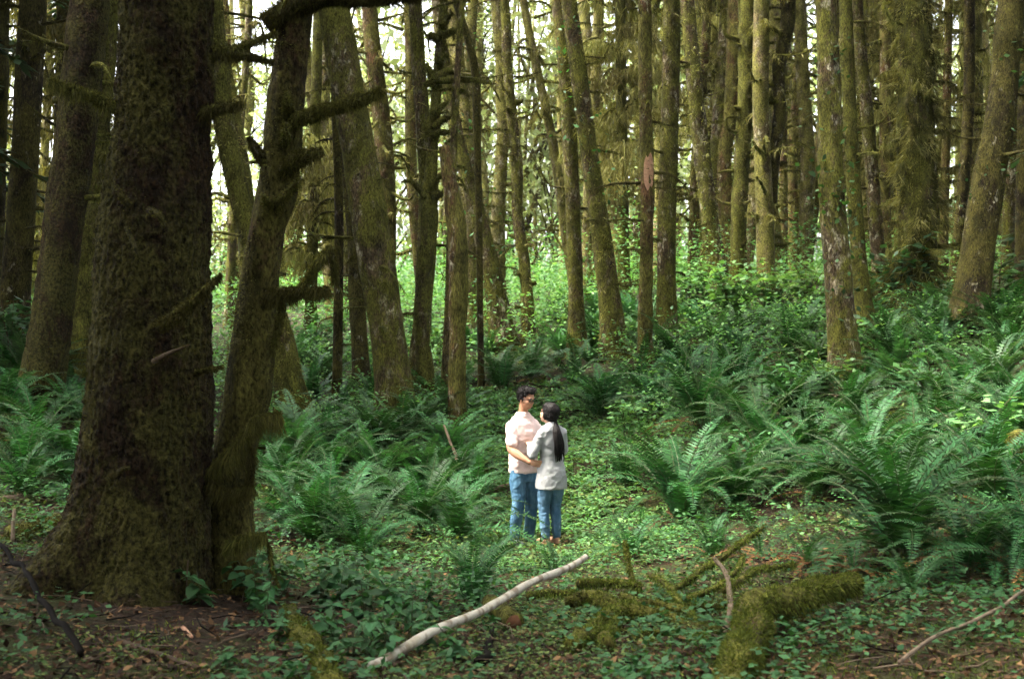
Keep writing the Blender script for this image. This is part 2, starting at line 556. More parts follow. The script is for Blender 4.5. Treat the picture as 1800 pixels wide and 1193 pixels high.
def crown_conifer(seed, R0=3.2, Hc=14, nb=110, per=100):
    g = np.random.default_rng(seed)
    mb = MB()
    for b in range(nb):
        f = (b + g.random()) / nb
        z = f * Hc
        r = R0 * (1 - f) ** .7 * g.uniform(.6, 1.1) + .3
        a = g.uniform(0, 6.283)
        d = np.array([math.cos(a), math.sin(a), 0])
        P = np.array([[0, 0, z], d * r * .5 + [0, 0, z + .05], d * r + [0, 0, z - .35 * r]])
        P = resample(P, .5)
        add_tube(mb, P, np.linspace(.035, .008, len(P)), 4, 1)
        t = g.random(per) ** .8
        idx = t * (len(P) - 1)
        i0 = np.minimum(idx.astype(int), len(P) - 2)
        C = P[i0] + (P[i0 + 1] - P[i0]) * (idx - i0)[:, None]
        s = np.cross(d, [0, 0, 1])
        side = g.choice([-1, 1], per)[:, None]
        L = g.uniform(.14, .34, per) * (1.25 - t * .7)
        dd = nrm(side * s * 1.0 + d * .7 + g.normal(size=(per, 3)) * .25 + np.array([0, 0, -.45]))
        V, F = kites(C + dd * L[:, None], dd, nrm(np.cross(dd, np.array([0, 0, 1.0]) + g.normal(size=(per, 3)) * .3)), L, L * .32)
        mb.add(V, F, 0)
    return mb.mesh('crown_conifer', [M['needle'], M['dark']], False)

CROWN_B = [crown_broadleaf(s) for s in (11, 12, 13, 14)]
CROWN_C = [crown_conifer(s) for s in (21, 22)]

# ------------------------------------------------------------------ trees
class Tree:
    pass

def tree(name, label, D, ax, mat, H=16.0, k=20, step=.22, flare=.5, lobes=5, rough=.05, rfreq=3.0, group=None, crown='b', cz=None, cs=.8, seed=0,
         ly=0.0, cat='tree', wob=0.0, flare_h=.35, top=None):
    g = np.random.default_rng(1000 + seed)
    A = np.array([[*px(c, r, D), wd * D / FPX / 2] for r, c, wd in ax])   # x,y,z,radius from the base up
    zb = h1(A[0, 0], D)
    A[0, :2] += (A[0, :2] - A[1, :2]) / (A[0, 2] - A[1, 2]) * (zb - A[0, 2])
    A[0, 2] = zb
    base = A[0, :3].copy()
    A = A[np.argsort(A[:, 2])]
    low = A[0] + (A[0] - A[1]) / max(A[1, 2] - A[0, 2], .1) * .5
    low[3] = A[0, 3]
    if top is None:
        d = (A[-1] - A[-2]) / (A[-1, 2] - A[-2, 2])
        e = []
        zt = zb + H
        z = A[-1, 2]
        while z < zt:
            stp = min(2.5, zt - z + .01)
            d[:2] *= .85
            nx = (e[-1] if e else A[-1]) + d * stp
            nx[3] = (e[-1] if e else A[-1])[3] * (1 - .45 * stp / max(zt - A[-1, 2], 3))
            e.append(nx)
            z = nx[2]
        A = np.vstack([low, A] + [np.array(e)] if e else [low, A])
    else:
        A = np.vstack([low, A])
    A[:, 1] += (A[:, 2] - zb) * ly
    Pf = resample(A, step)
    vis = CAMZ + 600.0 * D / FPX + .4
    keep = (Pf[:, 2] < vis) | (np.arange(len(Pf)) % 6 == 0)
    keep[-1] = True
    Pf = Pf[keep]
    P = Pf[:, :3] - base
    r = np.maximum(Pf[:, 3], .012)
    if wob:
        P[:, 0] += vnoise(np.stack([P[:, 2] * .9, P[:, 2] * 0 + seed * 3.7, P[:, 2] * 0], 1), seed) * wob
        P[:, 1] += vnoise(np.stack([P[:, 2] * .9, P[:, 2] * 0 + seed * 3.7 + 50, P[:, 2] * 0], 1), seed) * wob
    hgt = np.maximum(P[:, 2], -.15)
    ang = np.linspace(0, 2 * np.pi, k, endpoint=False)
    fl = np.exp(-np.maximum(hgt, -.2) / flare_h)
    ph = g.uniform(0, 6.28)
    lob = 1 + .42 * np.cos(lobes * ang + ph) + .25 * np.cos((lobes + 2) * ang + ph * 2)
    mul = 1 + flare * fl[:, None] * np.maximum(lob, .15)[None, :]
    cc = np.stack([np.cos(ang)[None, :] * r[:, None] * rfreq, np.sin(ang)[None, :] * r[:, None] * rfreq, np.repeat(P[:, 2:3] * rfreq * .6, k, 1)], -1)
    # noise on an arc-length sized cylinder
    q = cc.reshape(-1, 3) + seed * 5.3
    rr = np.maximum(r, .02)
    mul = mul + (fbm(q, seed, 3).reshape(mul.shape)) * rough
    mb = MB()
    V, Dn = add_tube(mb, P, r, k, 0, mul)
    T = Tree()
    T.root = thing(name, label, cat, base, group)
    T.trunk = ob('trunk', mb.mesh('trunk', mat), T.root)
    T.base, T.D, T.P, T.r, T.V, T.Dn, T.k, T.g, T.seed = base, D, P, r, V, Dn, k, g, seed
    if crown:
        zc = cz if cz is not None else H * .80
        i = int(np.argmin(abs(P[:, 2] - zc)))
        me = (CROWN_B if crown == 'b' else CROWN_C)[seed % (4 if crown == 'b' else 2)]
        o = ob('crown', me, T.root, P[i], (0, 0, seed * 1.3), cs)
        o['kind'] = 'stuff'
    return T

def branch(T, pts, r0, r1, n_fuzz=0, flen=.03, hang=0, hlen=.12, mat='mossbark', moss='moss', k=8, name='branch', absolute=True, fw=.0035, step=.05, rough=.18):
    """mossy limb or stub: pts in photo pixels (x,row,metres nearer(-)/farther(+)), radii in photo pixels"""
    g = T.g
    P = np.array([px(p[0], p[1], T.D + (p[2] if len(p) > 2 else 0)) for p in pts]) - T.base if absolute else np.array(pts, float)
    s = T.D / FPX if absolute else 1.0
    P = resample(P, step)
    r = np.linspace(r0 * s, r1 * s, len(P)) * np.interp(np.linspace(0, 1, len(P)), [0, .7, 1], [1, .95, .4])
    kk = max(k, 5)
    mul = 1 + fbm(np.stack([np.repeat(P[:, 0:1], kk, 1) * 14, np.repeat(P[:, 2:3], kk, 1) * 14, np.tile(np.arange(kk)[None, :] * .9, (len(P), 1))], -1).reshape(-1, 3) + T.seed, 5, 2).reshape(len(P), kk) * rough
    mb = MB()
    V, Dn = add_tube(mb, P, r, kk, 0, mul)
    o = ob(name, mb.mesh(name, M[mat]), T.root)
    if n_fuzz or hang:
        fb = MB()
        if n_fuzz:
            p, nn = on_tube(V, Dn, len(P), kk, n_fuzz, g)
            fuzz(fb, p, nn, g.uniform(.5, 1.4, n_fuzz) * flen, g, 0, fw, .25)
        if hang:
            hang = int(hang * 1.8)
            p, nn = on_tube(V, Dn, len(P), kk, hang, g)
            nn[:, 2] = -1.0
            ll = g.uniform(.25, 1.0, hang) ** 1.5 * hlen * (1 + .8 * vnoise(p * 9, 4))
            fuzz(fb, p, nn, np.maximum(ll, .01) * .62, g, 0, fw * .9, .8, .35)
        f = ob('moss', fb.mesh('moss', M[moss], False), o)
        f['kind'] = 'stuff'
    return o

def trunk_fuzz(T, n, flen, fw=.004, zmax=9, droop=.45, moss='moss', clump=0.0, zmin=-.1):
    rows = int(np.sum(T.P[:, 2] < zmax))
    p, nn = on_tube(T.V, T.Dn, max(rows, 3), T.k, n, T.g)
    m = p[:, 2] > zmin
    L = T.g.uniform(.4, 1.4, n) * flen
    if clump:
        c = fbm(p * np.array([7, 7, 4]) , T.seed + 2, 2)
        m &= c > T.g.uniform(-.7, .7, n)
        L = L * (1 + clump * np.maximum(c, 0) * 2)
        p = p + nn * (np.maximum(c, 0) * .05 * clump)[:, None]
    fb = MB()
    fuzz(fb, p[m], nn[m], L[m], T.g, 0, fw, droop)
    o = ob('moss', fb.mesh('moss', M[moss], False), T.root)
    o['kind'] = 'stuff'

def stubs(T, n, zr, lr, rr, up=.3, fz=60, flen=.03, hang=0, hlen=.1, mat='mossbark', moss='moss', fw=.005):
    """random short mossy limb stubs round the trunk"""
    g = T.g
    for q in range(n):
        z = g.uniform(*zr)
        i = int(np.argmin(abs(T.P[:, 2] - z)))
        a = g.uniform(0, 6.283) if q % 3 else g.choice([0, math.pi]) + g.normal() * .3
        d = np.array([math.cos(a), math.sin(a), 0])
        L = g.uniform(*lr)
        u = up + g.normal() * .3
        p0 = T.P[i] + d * T.r[i] * .5
        p1 = p0 + d * (L * .5 + T.r[i] * .5) + [0, 0, L * u * .2]
        p2 = p1 + d * L * .4 + np.array([0, 0, L * u * .8]) + g.normal(size=3) * L * .1
        r = g.uniform(*rr)
        branch(T, [p0, p1, p2], r, r * .45, fz, flen, hang, hlen, mat, moss, 6, 'branch', False, fw, .08)

def climbing(T, n, zr, mat='herb', size=.05, spread=.12, nc=10):
    """small leafy sprays growing on the trunk"""
    g = T.g
    mb = MB()
    for c in range(nc):
        z = g.uniform(*zr)
        i = int(np.argmin(abs(T.P[:, 2] - z)))
        a = g.uniform(math.pi, 2 * math.pi)
        p = T.P[i] + np.array([math.cos(a), math.sin(a), 0]) * T.r[i] * 1.15
        m = n // nc
        C = p + g.normal(size=(m, 3)) * spread * np.array([1, .5, 1.3])
        L = g.uniform(.6, 1.3, m) * size
        leaves(mb, C, L, L * .6, g, 0, .6)
    o = ob('climbing_leaves', mb.mesh('climbing_leaves', M[mat], False), T.root)
    o['kind'] = 'stuff'

# --- the great spruce on the left
T1 = tree('spruce_tree', 'massive rough-barked spruce with flared mossy base, thickest trunk at the left', 8.5,
          [(1025, 222, 250), (900, 246, 236), (793, 257, 228), (600, 266, 208), (400, 270, 188), (200, 287, 162), (0, 293, 158)], M['spruce'],
          H=27, k=256, step=.022, flare=.33, lobes=4, rough=.045, rfreq=7.0, crown='c', cz=10.5, cs=.8, seed=1, flare_h=.30)
# bark plates pushed out and in
def rough_bark(T, amp, f):
    me = T.trunk.data
    n = len(me.vertices)
    co = np.empty(n * 3, np.float32)
    me.vertices.foreach_get('co', co)
    co = co.reshape(-1, 3)
    m = len(T.Dn)
    p = co[:m].astype(float)
    q = p * np.array([f, f, f * .62])
    d = np.abs(vnoise(q, 31)) * -1.0 + .45 * vnoise(q * 2.1, 32) + .45 * vnoise(q * 3.9, 33)
    big = vnoise(p * np.array([2.2, 2.2, .7]), 35)
    co[:m] = p + T.Dn * (d * amp + big * amp * .8)[:, None]
    me.vertices.foreach_set('co', co.ravel())
    me.update()
    T.V = co
rough_bark(T1, .022, 27.0)
trunk_fuzz(T1, 9000, .008, .0026, 5.2, .5, 'moss', .5)
b = branch
b(T1, [(212, 190, -.1), (150, 166, -.15), (84, 142, -.25)], 9, 6, 1500, .03, 900, .17)
b(T1, [(355, 95, 0), (420, 84, .1), (487, 56, .25)], 9, 5, 900, .025, 700, .09)
b(T1, [(355, 92, 0), (420, 97, .1), (482, 110, .2)], 8, 6, 900, .025, 900, .10)
b(T1, [(355, 200, -.1), (385, 190, -.15), (424, 182, -.2)], 10, 5, 500, .025, 500, .12)
b(T1, [(282, 575, -.42), (318, 548, -.55), (348, 520, -.6), (390, 482, -.6)], 12, 6, 1400, .022, 900, .09)
b(T1, [(270, 635, -.45), (295, 622, -.55), (333, 606, -.62)], 5, 3, 200, .012, 0, .05, 'twig')
b(T1, [(340, 655, -.2), (365, 650, -.25), (393, 644, -.3)], 5, 4, 300, .018, 200, .04)
b(T1, [(165, 660, -.2), (150, 657, -.25), (132, 652, -.3)], 5, 4, 200, .015, 100, .04)
b(T1, [(225, 360, -.42), (213, 345, -.5), (205, 325, -.5)], 6, 4, 200, .015, 0, .05, 'spruce')
b(T1, [(262, 370, -.42), (280, 378, -.5), (290, 398, -.5)], 7, 4, 200, .015, 0, .05, 'spruce')
b(T1, [(208, 830, -.45), (216, 824, -.52), (228, 822, -.55)], 5, 3, 100, .012, 0, .05, 'spruce')
b(T1, [(222, 400, -.42), (238, 436, -.52), (245, 455, -.55)], 4, 3, 60, .012, 0, .05, 'spruce')

# --- the moss-covered tree just right of it
T2 = tree('mossy_tree', 'moss-furred leaning trunk with hooked branch stubs, right of the massive spruce', 8.9,
          [(1035, 402, 78), (900, 405, 74), (793, 416, 70), (700, 436, 80), (600, 447, 76), (500, 457, 66), (400, 471, 64), (330, 491, 68), (200, 503, 66), (100, 514, 62), (0, 524, 58)], M['spruce_mossy'],
          H=20, k=96, step=.03, flare=.45, lobes=4, rough=.09, rfreq=9, crown='c', cz=10, cs=.6, seed=2, wob=.02)
trunk_fuzz(T2, 24000, .012, .0026, 5.2, .3, 'moss', .5)
b(T2, [(500, 216, -.1), (540, 204, -.15), (600, 184, -.2), (650, 168, -.2), (674, 158, -.2)], 13, 9, 3200, .028, 1500, .10)
b(T2, [(498, 300, -.1), (520, 280, -.18), (545, 272, -.2), (568, 266, -.2)], 15, 11, 1600, .025, 600, .10)
b(T2, [(480, 365, -.1), (500, 345, -.2), (530, 312, -.25)], 9, 6, 900, .022, 300, .07)
b(T2, [(470, 290, -.05), (452, 268, -.1), (438, 240, -.1)], 11, 7, 900, .022, 300, .07)
b(T2, [(505, 200, -.12), (505, 180, -.2), (506, 160, -.2)], 9, 7, 700, .022, 0, .05)
b(T2, [(500, 255, -.12), (502, 235, -.2), (504, 216, -.2)], 8, 6, 600, .022, 0, .05)
b(T2, [(468, 360, -.1), (466, 350, -.2), (464, 343, -.22)], 6, 5, 300, .02, 0, .05)
b(T2, [(470, 518, -.1), (510, 514, -.15), (550, 512, -.2), (580, 508, -.2)], 10, 8, 2000, .026, 1600, .14)
b(T2, [(500, 520, -.1), (490, 570, -.12), (478, 625, -.1)], 6, 5, 700, .022, 300, .07)
b(T2, [(505, 530, .3), (530, 505, .35), (560, 460, .4), (582, 432, .4)], 6, 8, 1400, .028, 900, .12)
b(T2, [(580, 435, .4), (588, 470, .4), (590, 500, .4)], 6, 5, 500, .028, 300, .1)
b(T2, [(470, 45, -.05), (560, -10, -.1), (640, -8, -.15), (720, -14, -.2), (800, -18, -.2)], 22, 14, 5200, .035, 4200, .12)
# broken mossy limbs round its foot
b(T2, [(360, 832, -.45), (395, 800, -.5), (425, 770, -.5), (452, 736, -.45), (495, 728, -.4)], 5, 7, 1800, .02, 2600, .28)
b(T2, [(362, 838, -.45), (385, 858, -.5), (400, 868, -.5), (420, 862, -.5), (446, 855, -.5)], 5, 5, 900, .02, 1500, .22)
b(T2, [(400, 955, -.45), (430, 945, -.5), (468, 938, -.5)], 5, 6, 700, .02, 1100, .2)
b(T2, [(462, 940, -.5), (474, 965, -.45), (478, 1000, -.5), (492, 1036, -.55)], 3.5, 3, 300, .015, 200, .06)
b(T2, [(425, 770, -.4), (440, 800, -.46), (438, 850, -.46), (444, 858, -.48)], 5, 5, 900, .02, 1500, .16)

# --- darker conifers at far left
T3 = tree('spruce_tree', 'reddish brown spruce behind the massive spruce, dark ferns at its foot', 17,
          [(715, 66, 84), (600, 84, 74), (400, 111, 68), (200, 138, 68), (0, 160, 70)], M['spruce'], H=26, k=64, step=.08, flare=.15, rough=.06, rfreq=4, crown='c', cz=13, cs=.9, seed=3)
rough_bark(T3, .02, 10.0)
stubs(T3, 10, (1, 8), (.3, .9), (.03, .05), .1, 120, .04, 80, .14)
T3b = tree('mossy_tree', 'dark hemlock trunk hung with long moss, close behind the reddish brown spruce', 18.5,
           [(690, 140, 46), (400, 160, 46), (0, 188, 44)], M['mossbark'], H=24, k=40, step=.12, rough=.12, rfreq=5, crown='c', cz=12.5, cs=.8, seed=4)
trunk_fuzz(T3b, 9000, .05, .007, 7.5, .9, 'moss', 1.2)
stubs(T3b, 16, (1, 8), (.3, 1.0), (.025, .05), -.1, 120, .05, 120, .25)
T4 = tree('conifer_tree', 'dark conifer near the left edge bristling with dead mossy twigs', 20.5,
          [(620, 20, 52), (300, 42, 48), (0, 58, 46)], M['dark'], H=24, k=28, step=.15, crown='c', cz=9.5, cs=1.2, seed=5)
stubs(T4, 44, (.8, 9.5), (.6, 1.7), (.012, .03), -.15, 100, .04, 60, .14, 'dark')
T5 = tree('conifer_tree', 'dark conifer cut by the left edge, dead twigs reaching inwards', 22,
          [(640, -30, 60), (0, -8, 50)], M['dark'], H=24, k=24, step=.2, crown='c', cz=9, cs=1.2, seed=6)
stubs(T5, 34, (.8, 10), (.6, 1.9), (.012, .03), -.15, 90, .04, 60, .14, 'dark')
T5b = tree('tree', 'thin pale trunk showing between the two left spruces', 24, [(690, 172, 24), (400, 165, 24), (0, 190, 22)], M['alder_pale'], H=18, k=14, seed=7)
stubs(T5b, 10, (1, 8), (.2, .5), (.02, .035), .1, 70, .04, 40, .12)

# --- leaning trunks left of centre
T6 = tree('alder_tree', 'trunk leaning left behind the moss-furred tree, base beside fallen log', 20,
          [(755, 518, 66), (680, 508, 52), (590, 492, 46), (400, 436, 38), (250, 400, 36), (130, 384, 36), (0, 374, 34)], M['mossbark'], H=17, k=28, step=.12, flare=.5, rough=.06, seed=8)
trunk_fuzz(T6, 5000, .03, .006, 8, .4)
T7 = tree('alder_tree', 'stout mossy alder leaning left, broadest trunk near the centre', 21,
          [(745, 697, 74), (600, 683, 60), (400, 652, 66), (200, 618, 58), (0, 585, 54)], M['alder'], H=19, k=48, step=.09, flare=.25, rough=.06, rfreq=3.5, seed=9, cs=1.1)
trunk_fuzz(T7, 5000, .022, .005, 9, .4, 'moss', .5)
T8 = tree('tree', 'slim dark trunk just left of the stout leaning alder', 24, [(700, 638, 30), (500, 626, 28), (400, 622, 26), (200, 604, 24), (0, 590, 22)], M['dark'], H=17, k=16, seed=10)
T8b = tree('tree', 'spindly dead conifer with short twigs, left of the stout alder', 22, [(700, 592, 17), (400, 596, 16), (200, 590, 14), (0, 580, 12)], M['dark'], H=12, k=10, seed=11, crown=None)
stubs(T8b, 22, (.8, 6.5), (.2, .6), (.008, .02), -.2, 50, .03, 30, .1, 'dark')
T9 = tree('alder_tree', 'dark forked trunk with a bulging foot right of the stout alder', 22.5,
          [(710, 742, 42), (640, 735, 32), (560, 742, 32), (400, 752, 34), (330, 752, 30), (200, 742, 26), (20, 730, 24)], M['alder'], H=16, k=28, step=.12, flare=.7, rough=.07, seed=12)
T9b = tree('snag', 'knobbly dead snag with moss-capped stubs and a cross-shaped arm', 21.5,
           [(705, 748, 30), (560, 742, 26), (400, 752, 30), (330, 756, 28), (250, 762, 18), (130, 770, 20), (60, 776, 16), (10, 780, 14)], M['mossbark'], H=9, k=24, step=.1, rough=.2, rfreq=6, seed=13, crown=None)
trunk_fuzz(T9b, 4000, .03, .006, 9, .4)
for pts, r0, r1 in (([(765, 140), (820, 140), (872, 148)], 9, 3), ([(768, 140), (785, 125), (800, 128)], 9, 6), ([(766, 145), (755, 125), (748, 112)], 8, 5),
                    ([(765, 145), (752, 147), (745, 150)], 7, 5), ([(772, 65), (790, 58), (806, 52)], 8, 5), ([(772, 70), (758, 62), (752, 68)], 7, 5),
                    ([(778, 45), (788, 30), (795, 22)], 7, 4), ([(770, 110), (776, 100), (790, 98)], 7, 5), ([(758, 200), (775, 188), (788, 178)], 8, 4),
                    ([(762, 225), (775, 212), (792, 205)], 8, 4), ([(755, 235), (748, 220), (742, 218)], 7, 4), ([(758, 240), (775, 232), (800, 234)], 8, 4),
                    ([(748, 350), (735, 330), (722, 318), (705, 320)], 6, 3), ([(757, 345), (770, 340), (778, 345)], 7, 4), ([(755, 330), (775, 310), (785, 300)], 5, 2)):
    branch(T9b, [(*p, -.1) for p in pts], r0, r1, 260, .04, 120, .12, fw=.006, step=.08)
T9c = tree('tree', 'thin dark bough arching down from the canopy right of the knobbly snag', 24, [(700, 846, 10), (400, 842, 12), (200, 838, 14), (130, 836, 15), (60, 820, 13), (0, 800, 11)], M['dark'], H=11, k=10, seed=14, crown=None)
T10 = tree('snag', 'broken reddish trunk with shredded top behind the man', 19, [(765, 803, 30), (600, 804, 30), (480, 806, 34), (400, 803, 34), (320, 790, 26), (258, 782, 20)], M['red'], H=4.4, k=28, step=.09, rough=.12, rfreq=7, seed=15, crown=None, flare=.3, top=1)
trunk_fuzz(T10, 1500, .02, .005, 2.2, .4)
T10b = tree('tree', 'slender sapling trunk close left of the broken reddish trunk', 21, [(720, 778, 13), (560, 788, 14), (400, 792, 13), (200, 800, 12), (0, 812, 10)], M['alder'], H=12, k=10, seed=16, cs=.5)
T11 = tree('alder_tree', 'pale-splashed trunk leaning left, right of the broken reddish trunk', 30, [(615, 888, 46), (500, 868, 36), (400, 845, 30), (250, 806, 24), (120, 782, 22), (0, 768, 20)], M['alder'], H=19, k=24, step=.15, seed=17, rough=.07)
climbing(T11, 120, (1, 6), 'herb', .06, .25, 10)
T12 = tree('alder_tree', 'thin lichen-white trunk rising through the bright gap, first from the snag', 38, [(560, 878, 24), (400, 876, 24), (200, 884, 22), (0, 872, 20)], M['alder_pale'], H=22, k=14, seed=18, wob=.06)
T13 = tree('alder_tree', 'slim crooked trunk with dark burls above the man', 30, [(615, 932, 24), (540, 926, 22), (400, 912, 20), (260, 906, 20), (120, 896, 18), (0, 884, 16)], M['alder'], H=18, k=16, seed=19, wob=.07, rough=.16, rfreq=5)
stubs(T13, 9, (1, 6), (.12, .25), (.05, .09), .2, 120, .05, 60, .12)
T14 = tree('alder_tree', 'pale yellowish trunk with ferny tufts behind the knobbly snag', 36, [(560, 850, 22), (350, 838, 22), (250, 828, 22), (100, 826, 20), (0, 832, 18)], M['alder_pale'], H=20, k=14, seed=20)
climbing(T14, 80, (3, 9), 'herb', .07, .25, 8)
# --- centre right pair and neighbours
T15 = tree('alder_tree', 'dark lichen-flecked alder, slimmer of the close pair above the woman', 27, [(610, 1014, 32), (500, 1012, 27), (300, 1004, 26), (150, 996, 26), (0, 982, 26)], M['alder'], H=19, k=24, step=.14, seed=21)
T15b = tree('alder_tree', 'dark alder leaning left, thicker of the close pair above the woman', 26, [(632, 1085, 44), (450, 1062, 36), (300, 1040, 31), (150, 1020, 30), (0, 1000, 28)], M['alder'], H=19, k=24, step=.14, seed=22)
climbing(T15b, 90, (2, 7), 'herb', .06, .2, 8)
T16 = tree('alder_tree', 'reddish trunk with a pale torn scar halfway up, right of the close pair', 24, [(655, 1133, 26), (500, 1135, 24), (400, 1137, 23), (330, 1138, 24), (200, 1135, 23), (0, 1133, 23)], M['red'], H=18, k=24, step=.12, rough=.1, rfreq=6, seed=23, cs=1.4)
def scar(T, z, hgt, wd, a=-1.4):
    i = int(np.argmin(abs(T.P[:, 2] - z)))
    mb = MB()
    zz = np.linspace(-hgt / 2, hgt / 2, 9)
    aa = np.linspace(-wd, wd, 6)
    V = []
    for zi in zz:
        tp = 1 - .5 * abs(zi / hgt * 2) ** 3
        for ai in aa:
            rr = T.r[i] * (1.10 - .05 * math.cos(ai * 2))
            V.append(T.P[i] + np.array([math.cos(a + ai * tp) * rr, math.sin(a + ai * tp) * rr, zi + (.05 * math.sin(ai * 17))]))
    F = [(r_ * 6 + c, r_ * 6 + c + 1, r_ * 6 + c + 7, r_ * 6 + c + 6) for r_ in range(8) for c in range(5)]
    mb.add(np.array(V), np.array(F))
    ob('torn_wood', mb.mesh('torn_wood', M['torn']), T.root)
scar(T16, 2.25 - (303 - 596.5) * 24 / FPX - T16.base[2], .62, .75)
T17 = tree('alder_tree', 'mottled grey and brown alder standing right of the scarred trunk', 26, [(615, 1172, 36), (400, 1172, 33), (200, 1178, 31), (0, 1181, 30)], M['alder'], H=19, k=24, step=.14, seed=24, cs=1.4)
T18 = tree('alder_tree', 'dark trunk leaning left with a curved foot, beyond the mottled alder', 34, [(505, 1268, 36), (400, 1250, 30), (200, 1226, 29), (0, 1208, 25)], M['alder'], H=19, k=20, seed=25)
T19 = tree('alder_tree', 'reddish straight alder between dark knobbly trunks on the right', 36, [(500, 1286, 30), (300, 1273, 26), (200, 1284, 24), (60, 1290, 25), (0, 1292, 25)], M['red'], H=20, k=18, seed=26)
T19b = tree('alder_tree', 'yellow moss-lit trunk left of the reddish straight alder', 44, [(480, 1272, 20), (300, 1260, 20), (150, 1257, 18), (0, 1254, 18)], M['alder_pale'], H=22, k=14, seed=27)
T20 = tree('alder_tree', 'dark knobbly trunk crowded with moss stubs beside the reddish alder', 33, [(510, 1300, 28), (400, 1298, 28), (300, 1304, 26), (150, 1312, 30), (0, 1316, 34)], M['mossbark'], H=19, k=20, rough=.16, rfreq=4, seed=28)
stubs(T20, 24, (1, 9), (.2, .6), (.05, .09), .3, 110, .05, 90, .2)
T21 = tree('alder_tree', 'dark crooked trunk with black moss clumps, second right of the reddish alder', 31, [(525, 1348, 26), (400, 1352, 22), (300, 1364, 20), (150, 1372, 22), (0, 1380, 26)], M['dark'], H=18, k=20, rough=.18, rfreq=4, seed=29, wob=.08)
stubs(T21, 16, (1, 9), (.2, .6), (.05, .08), .2, 110, .05, 80, .18)
T21b = tree('alder_tree', 'pale trunk partly hidden behind the dark crooked trunk', 40, [(500, 1375, 24), (300, 1350, 22), (150, 1358, 20), (0, 1350, 18)], M['alder_pale'], H=20, k=14, seed=30)
T22 = tree('alder_tree', 'ochre mossy trunk between the crooked trunk and the big leafy alder', 40, [(490, 1412, 28), (300, 1420, 26), (150, 1412, 24), (0, 1405, 22)], M['alder_pale'], H=20, k=14, seed=31)
T23 = tree('alder_tree', 'big brown alder with leafy sprigs on its bark, right of centre', 20, [(690, 1488, 62), (600, 1482, 54), (500, 1474, 48), (300, 1460, 43), (100, 1456, 38), (0, 1452, 36)], M['alder'], H=19, k=44, step=.09, rough=.06, seed=32, flare=.3, cs=1.7)
climbing(T23, 220, (1.2, 5.5), 'herb', .055, .14, 20)
trunk_fuzz(T23, 2500, .022, .005, 8, .5, 'moss', .4)
T24 = tree('alder_tree', 'slim mossy trunk leaning against the big leafy alder', 22.5, [(600, 1528, 34), (500, 1514, 28), (350, 1502, 26), (200, 1494, 24), (0, 1486, 22)], M['mossbark'], H=18, k=24, step=.12, seed=33)
T25 = tree('alder_tree', 'lichen-spotted alder leaning left, left of the moss-draped conifer', 28, [(560, 1552, 28), (350, 1536, 24), (200, 1524, 22), (80, 1512, 20), (0, 1506, 20)], M['alder'], H=18, k=20, seed=34)
T26 = tree('moss_draped_conifer', 'wide conifer trunk wholly draped in shaggy hanging moss on the right', 27, [(565, 1612, 72), (400, 1612, 68), (200, 1610, 66), (0, 1606, 60)], M['mossbark'], H=22, k=48, step=.12, rough=.16, rfreq=3.5, seed=35, crown='c', cz=10.5, cs=1.1)
trunk_fuzz(T26, 16000, .09, .010, 9.5, 1.0, 'hang', 1.8)
stubs(T26, 70, (.5, 9), (.25, .75), (.03, .06), .0, 80, .06, 130, .34, 'mossbark', 'hang', .008)
T27 = tree('tree', 'thin black trunk right of the moss-draped conifer', 30, [(560, 1672, 22), (430, 1684, 20), (200, 1702, 20), (0, 1704, 18)], M['dark'], H=17, k=14, seed=36)
T28 = tree('alder_tree', 'thick dark trunk leaning right near the right edge, mossy rim', 21, [(590, 1700, 66), (450, 1718, 58), (350, 1732, 58), (200, 1758, 52), (0, 1778, 46)], M['dark'], H=19, k=44, step=.1, rough=.07, seed=37, flare=.3)
trunk_fuzz(T28, 5000, .03, .006, 8, .5, 'moss', .6)
climbing(T28, 70, (2, 5), 'herb', .05, .2, 7)
T29 = tree('tree', 'dark trunk cut by the right edge beyond the thick leaning trunk', 24, [(560, 1796, 26), (300, 1800, 26), (0, 1806, 24)], M['dark'], H=17, k=16, seed=38)
T29b = tree('tree', 'slender reddish trunk between the moss-draped conifer and the leaning trunk', 33, [(540, 1656, 16), (300, 1662, 15), (0, 1668, 14)], M['red'], H=18, k=12, seed=39)
T29c = tree('tree', 'thin dark trunk behind the thick leaning trunk at the right edge', 32, [(545, 1768, 22), (300, 1776, 20), (0, 1782, 18)], M['alder'], H=18, k=12, seed=40)
T30 = tree('stump', 'mossy broken stump at the right edge among dark ferns', 12, [(880, 1796, 52), (820, 1792, 44), (760, 1790, 36)], M['mossbark'], H=.9, k=36, step=.05, rough=.16, rfreq=8, seed=41, crown=None, top=1, cat='stump')
trunk_fuzz(T30, 3000, .03, .005, 2, .3, 'moss_green')

# ragged moss and dead stubs on the trunks of the middle distance
for q, T_ in enumerate((T6, T7, T8, T9, T11, T12, T13, T14, T15, T15b, T16, T17, T18, T19, T19b, T20, T21, T21b, T22, T24, T25, T27, T28, T29, T29b, T10b, T5b)):
    f_ = T_.D / 25
    trunk_fuzz(T_, 2600, .045 * f_, .008 * f_, 9.5, .7, 'moss' if q % 3 else 'hang', 1.3)
    stubs(T_, 9 + (q * 5) % 8, (1.5, 9.0), (.15, 1.1), (.012, .036), -.05, 60, .05 * f_, 60, .22, 'mossbark' if q % 2 else 'dark', 'moss', .007 * f_)

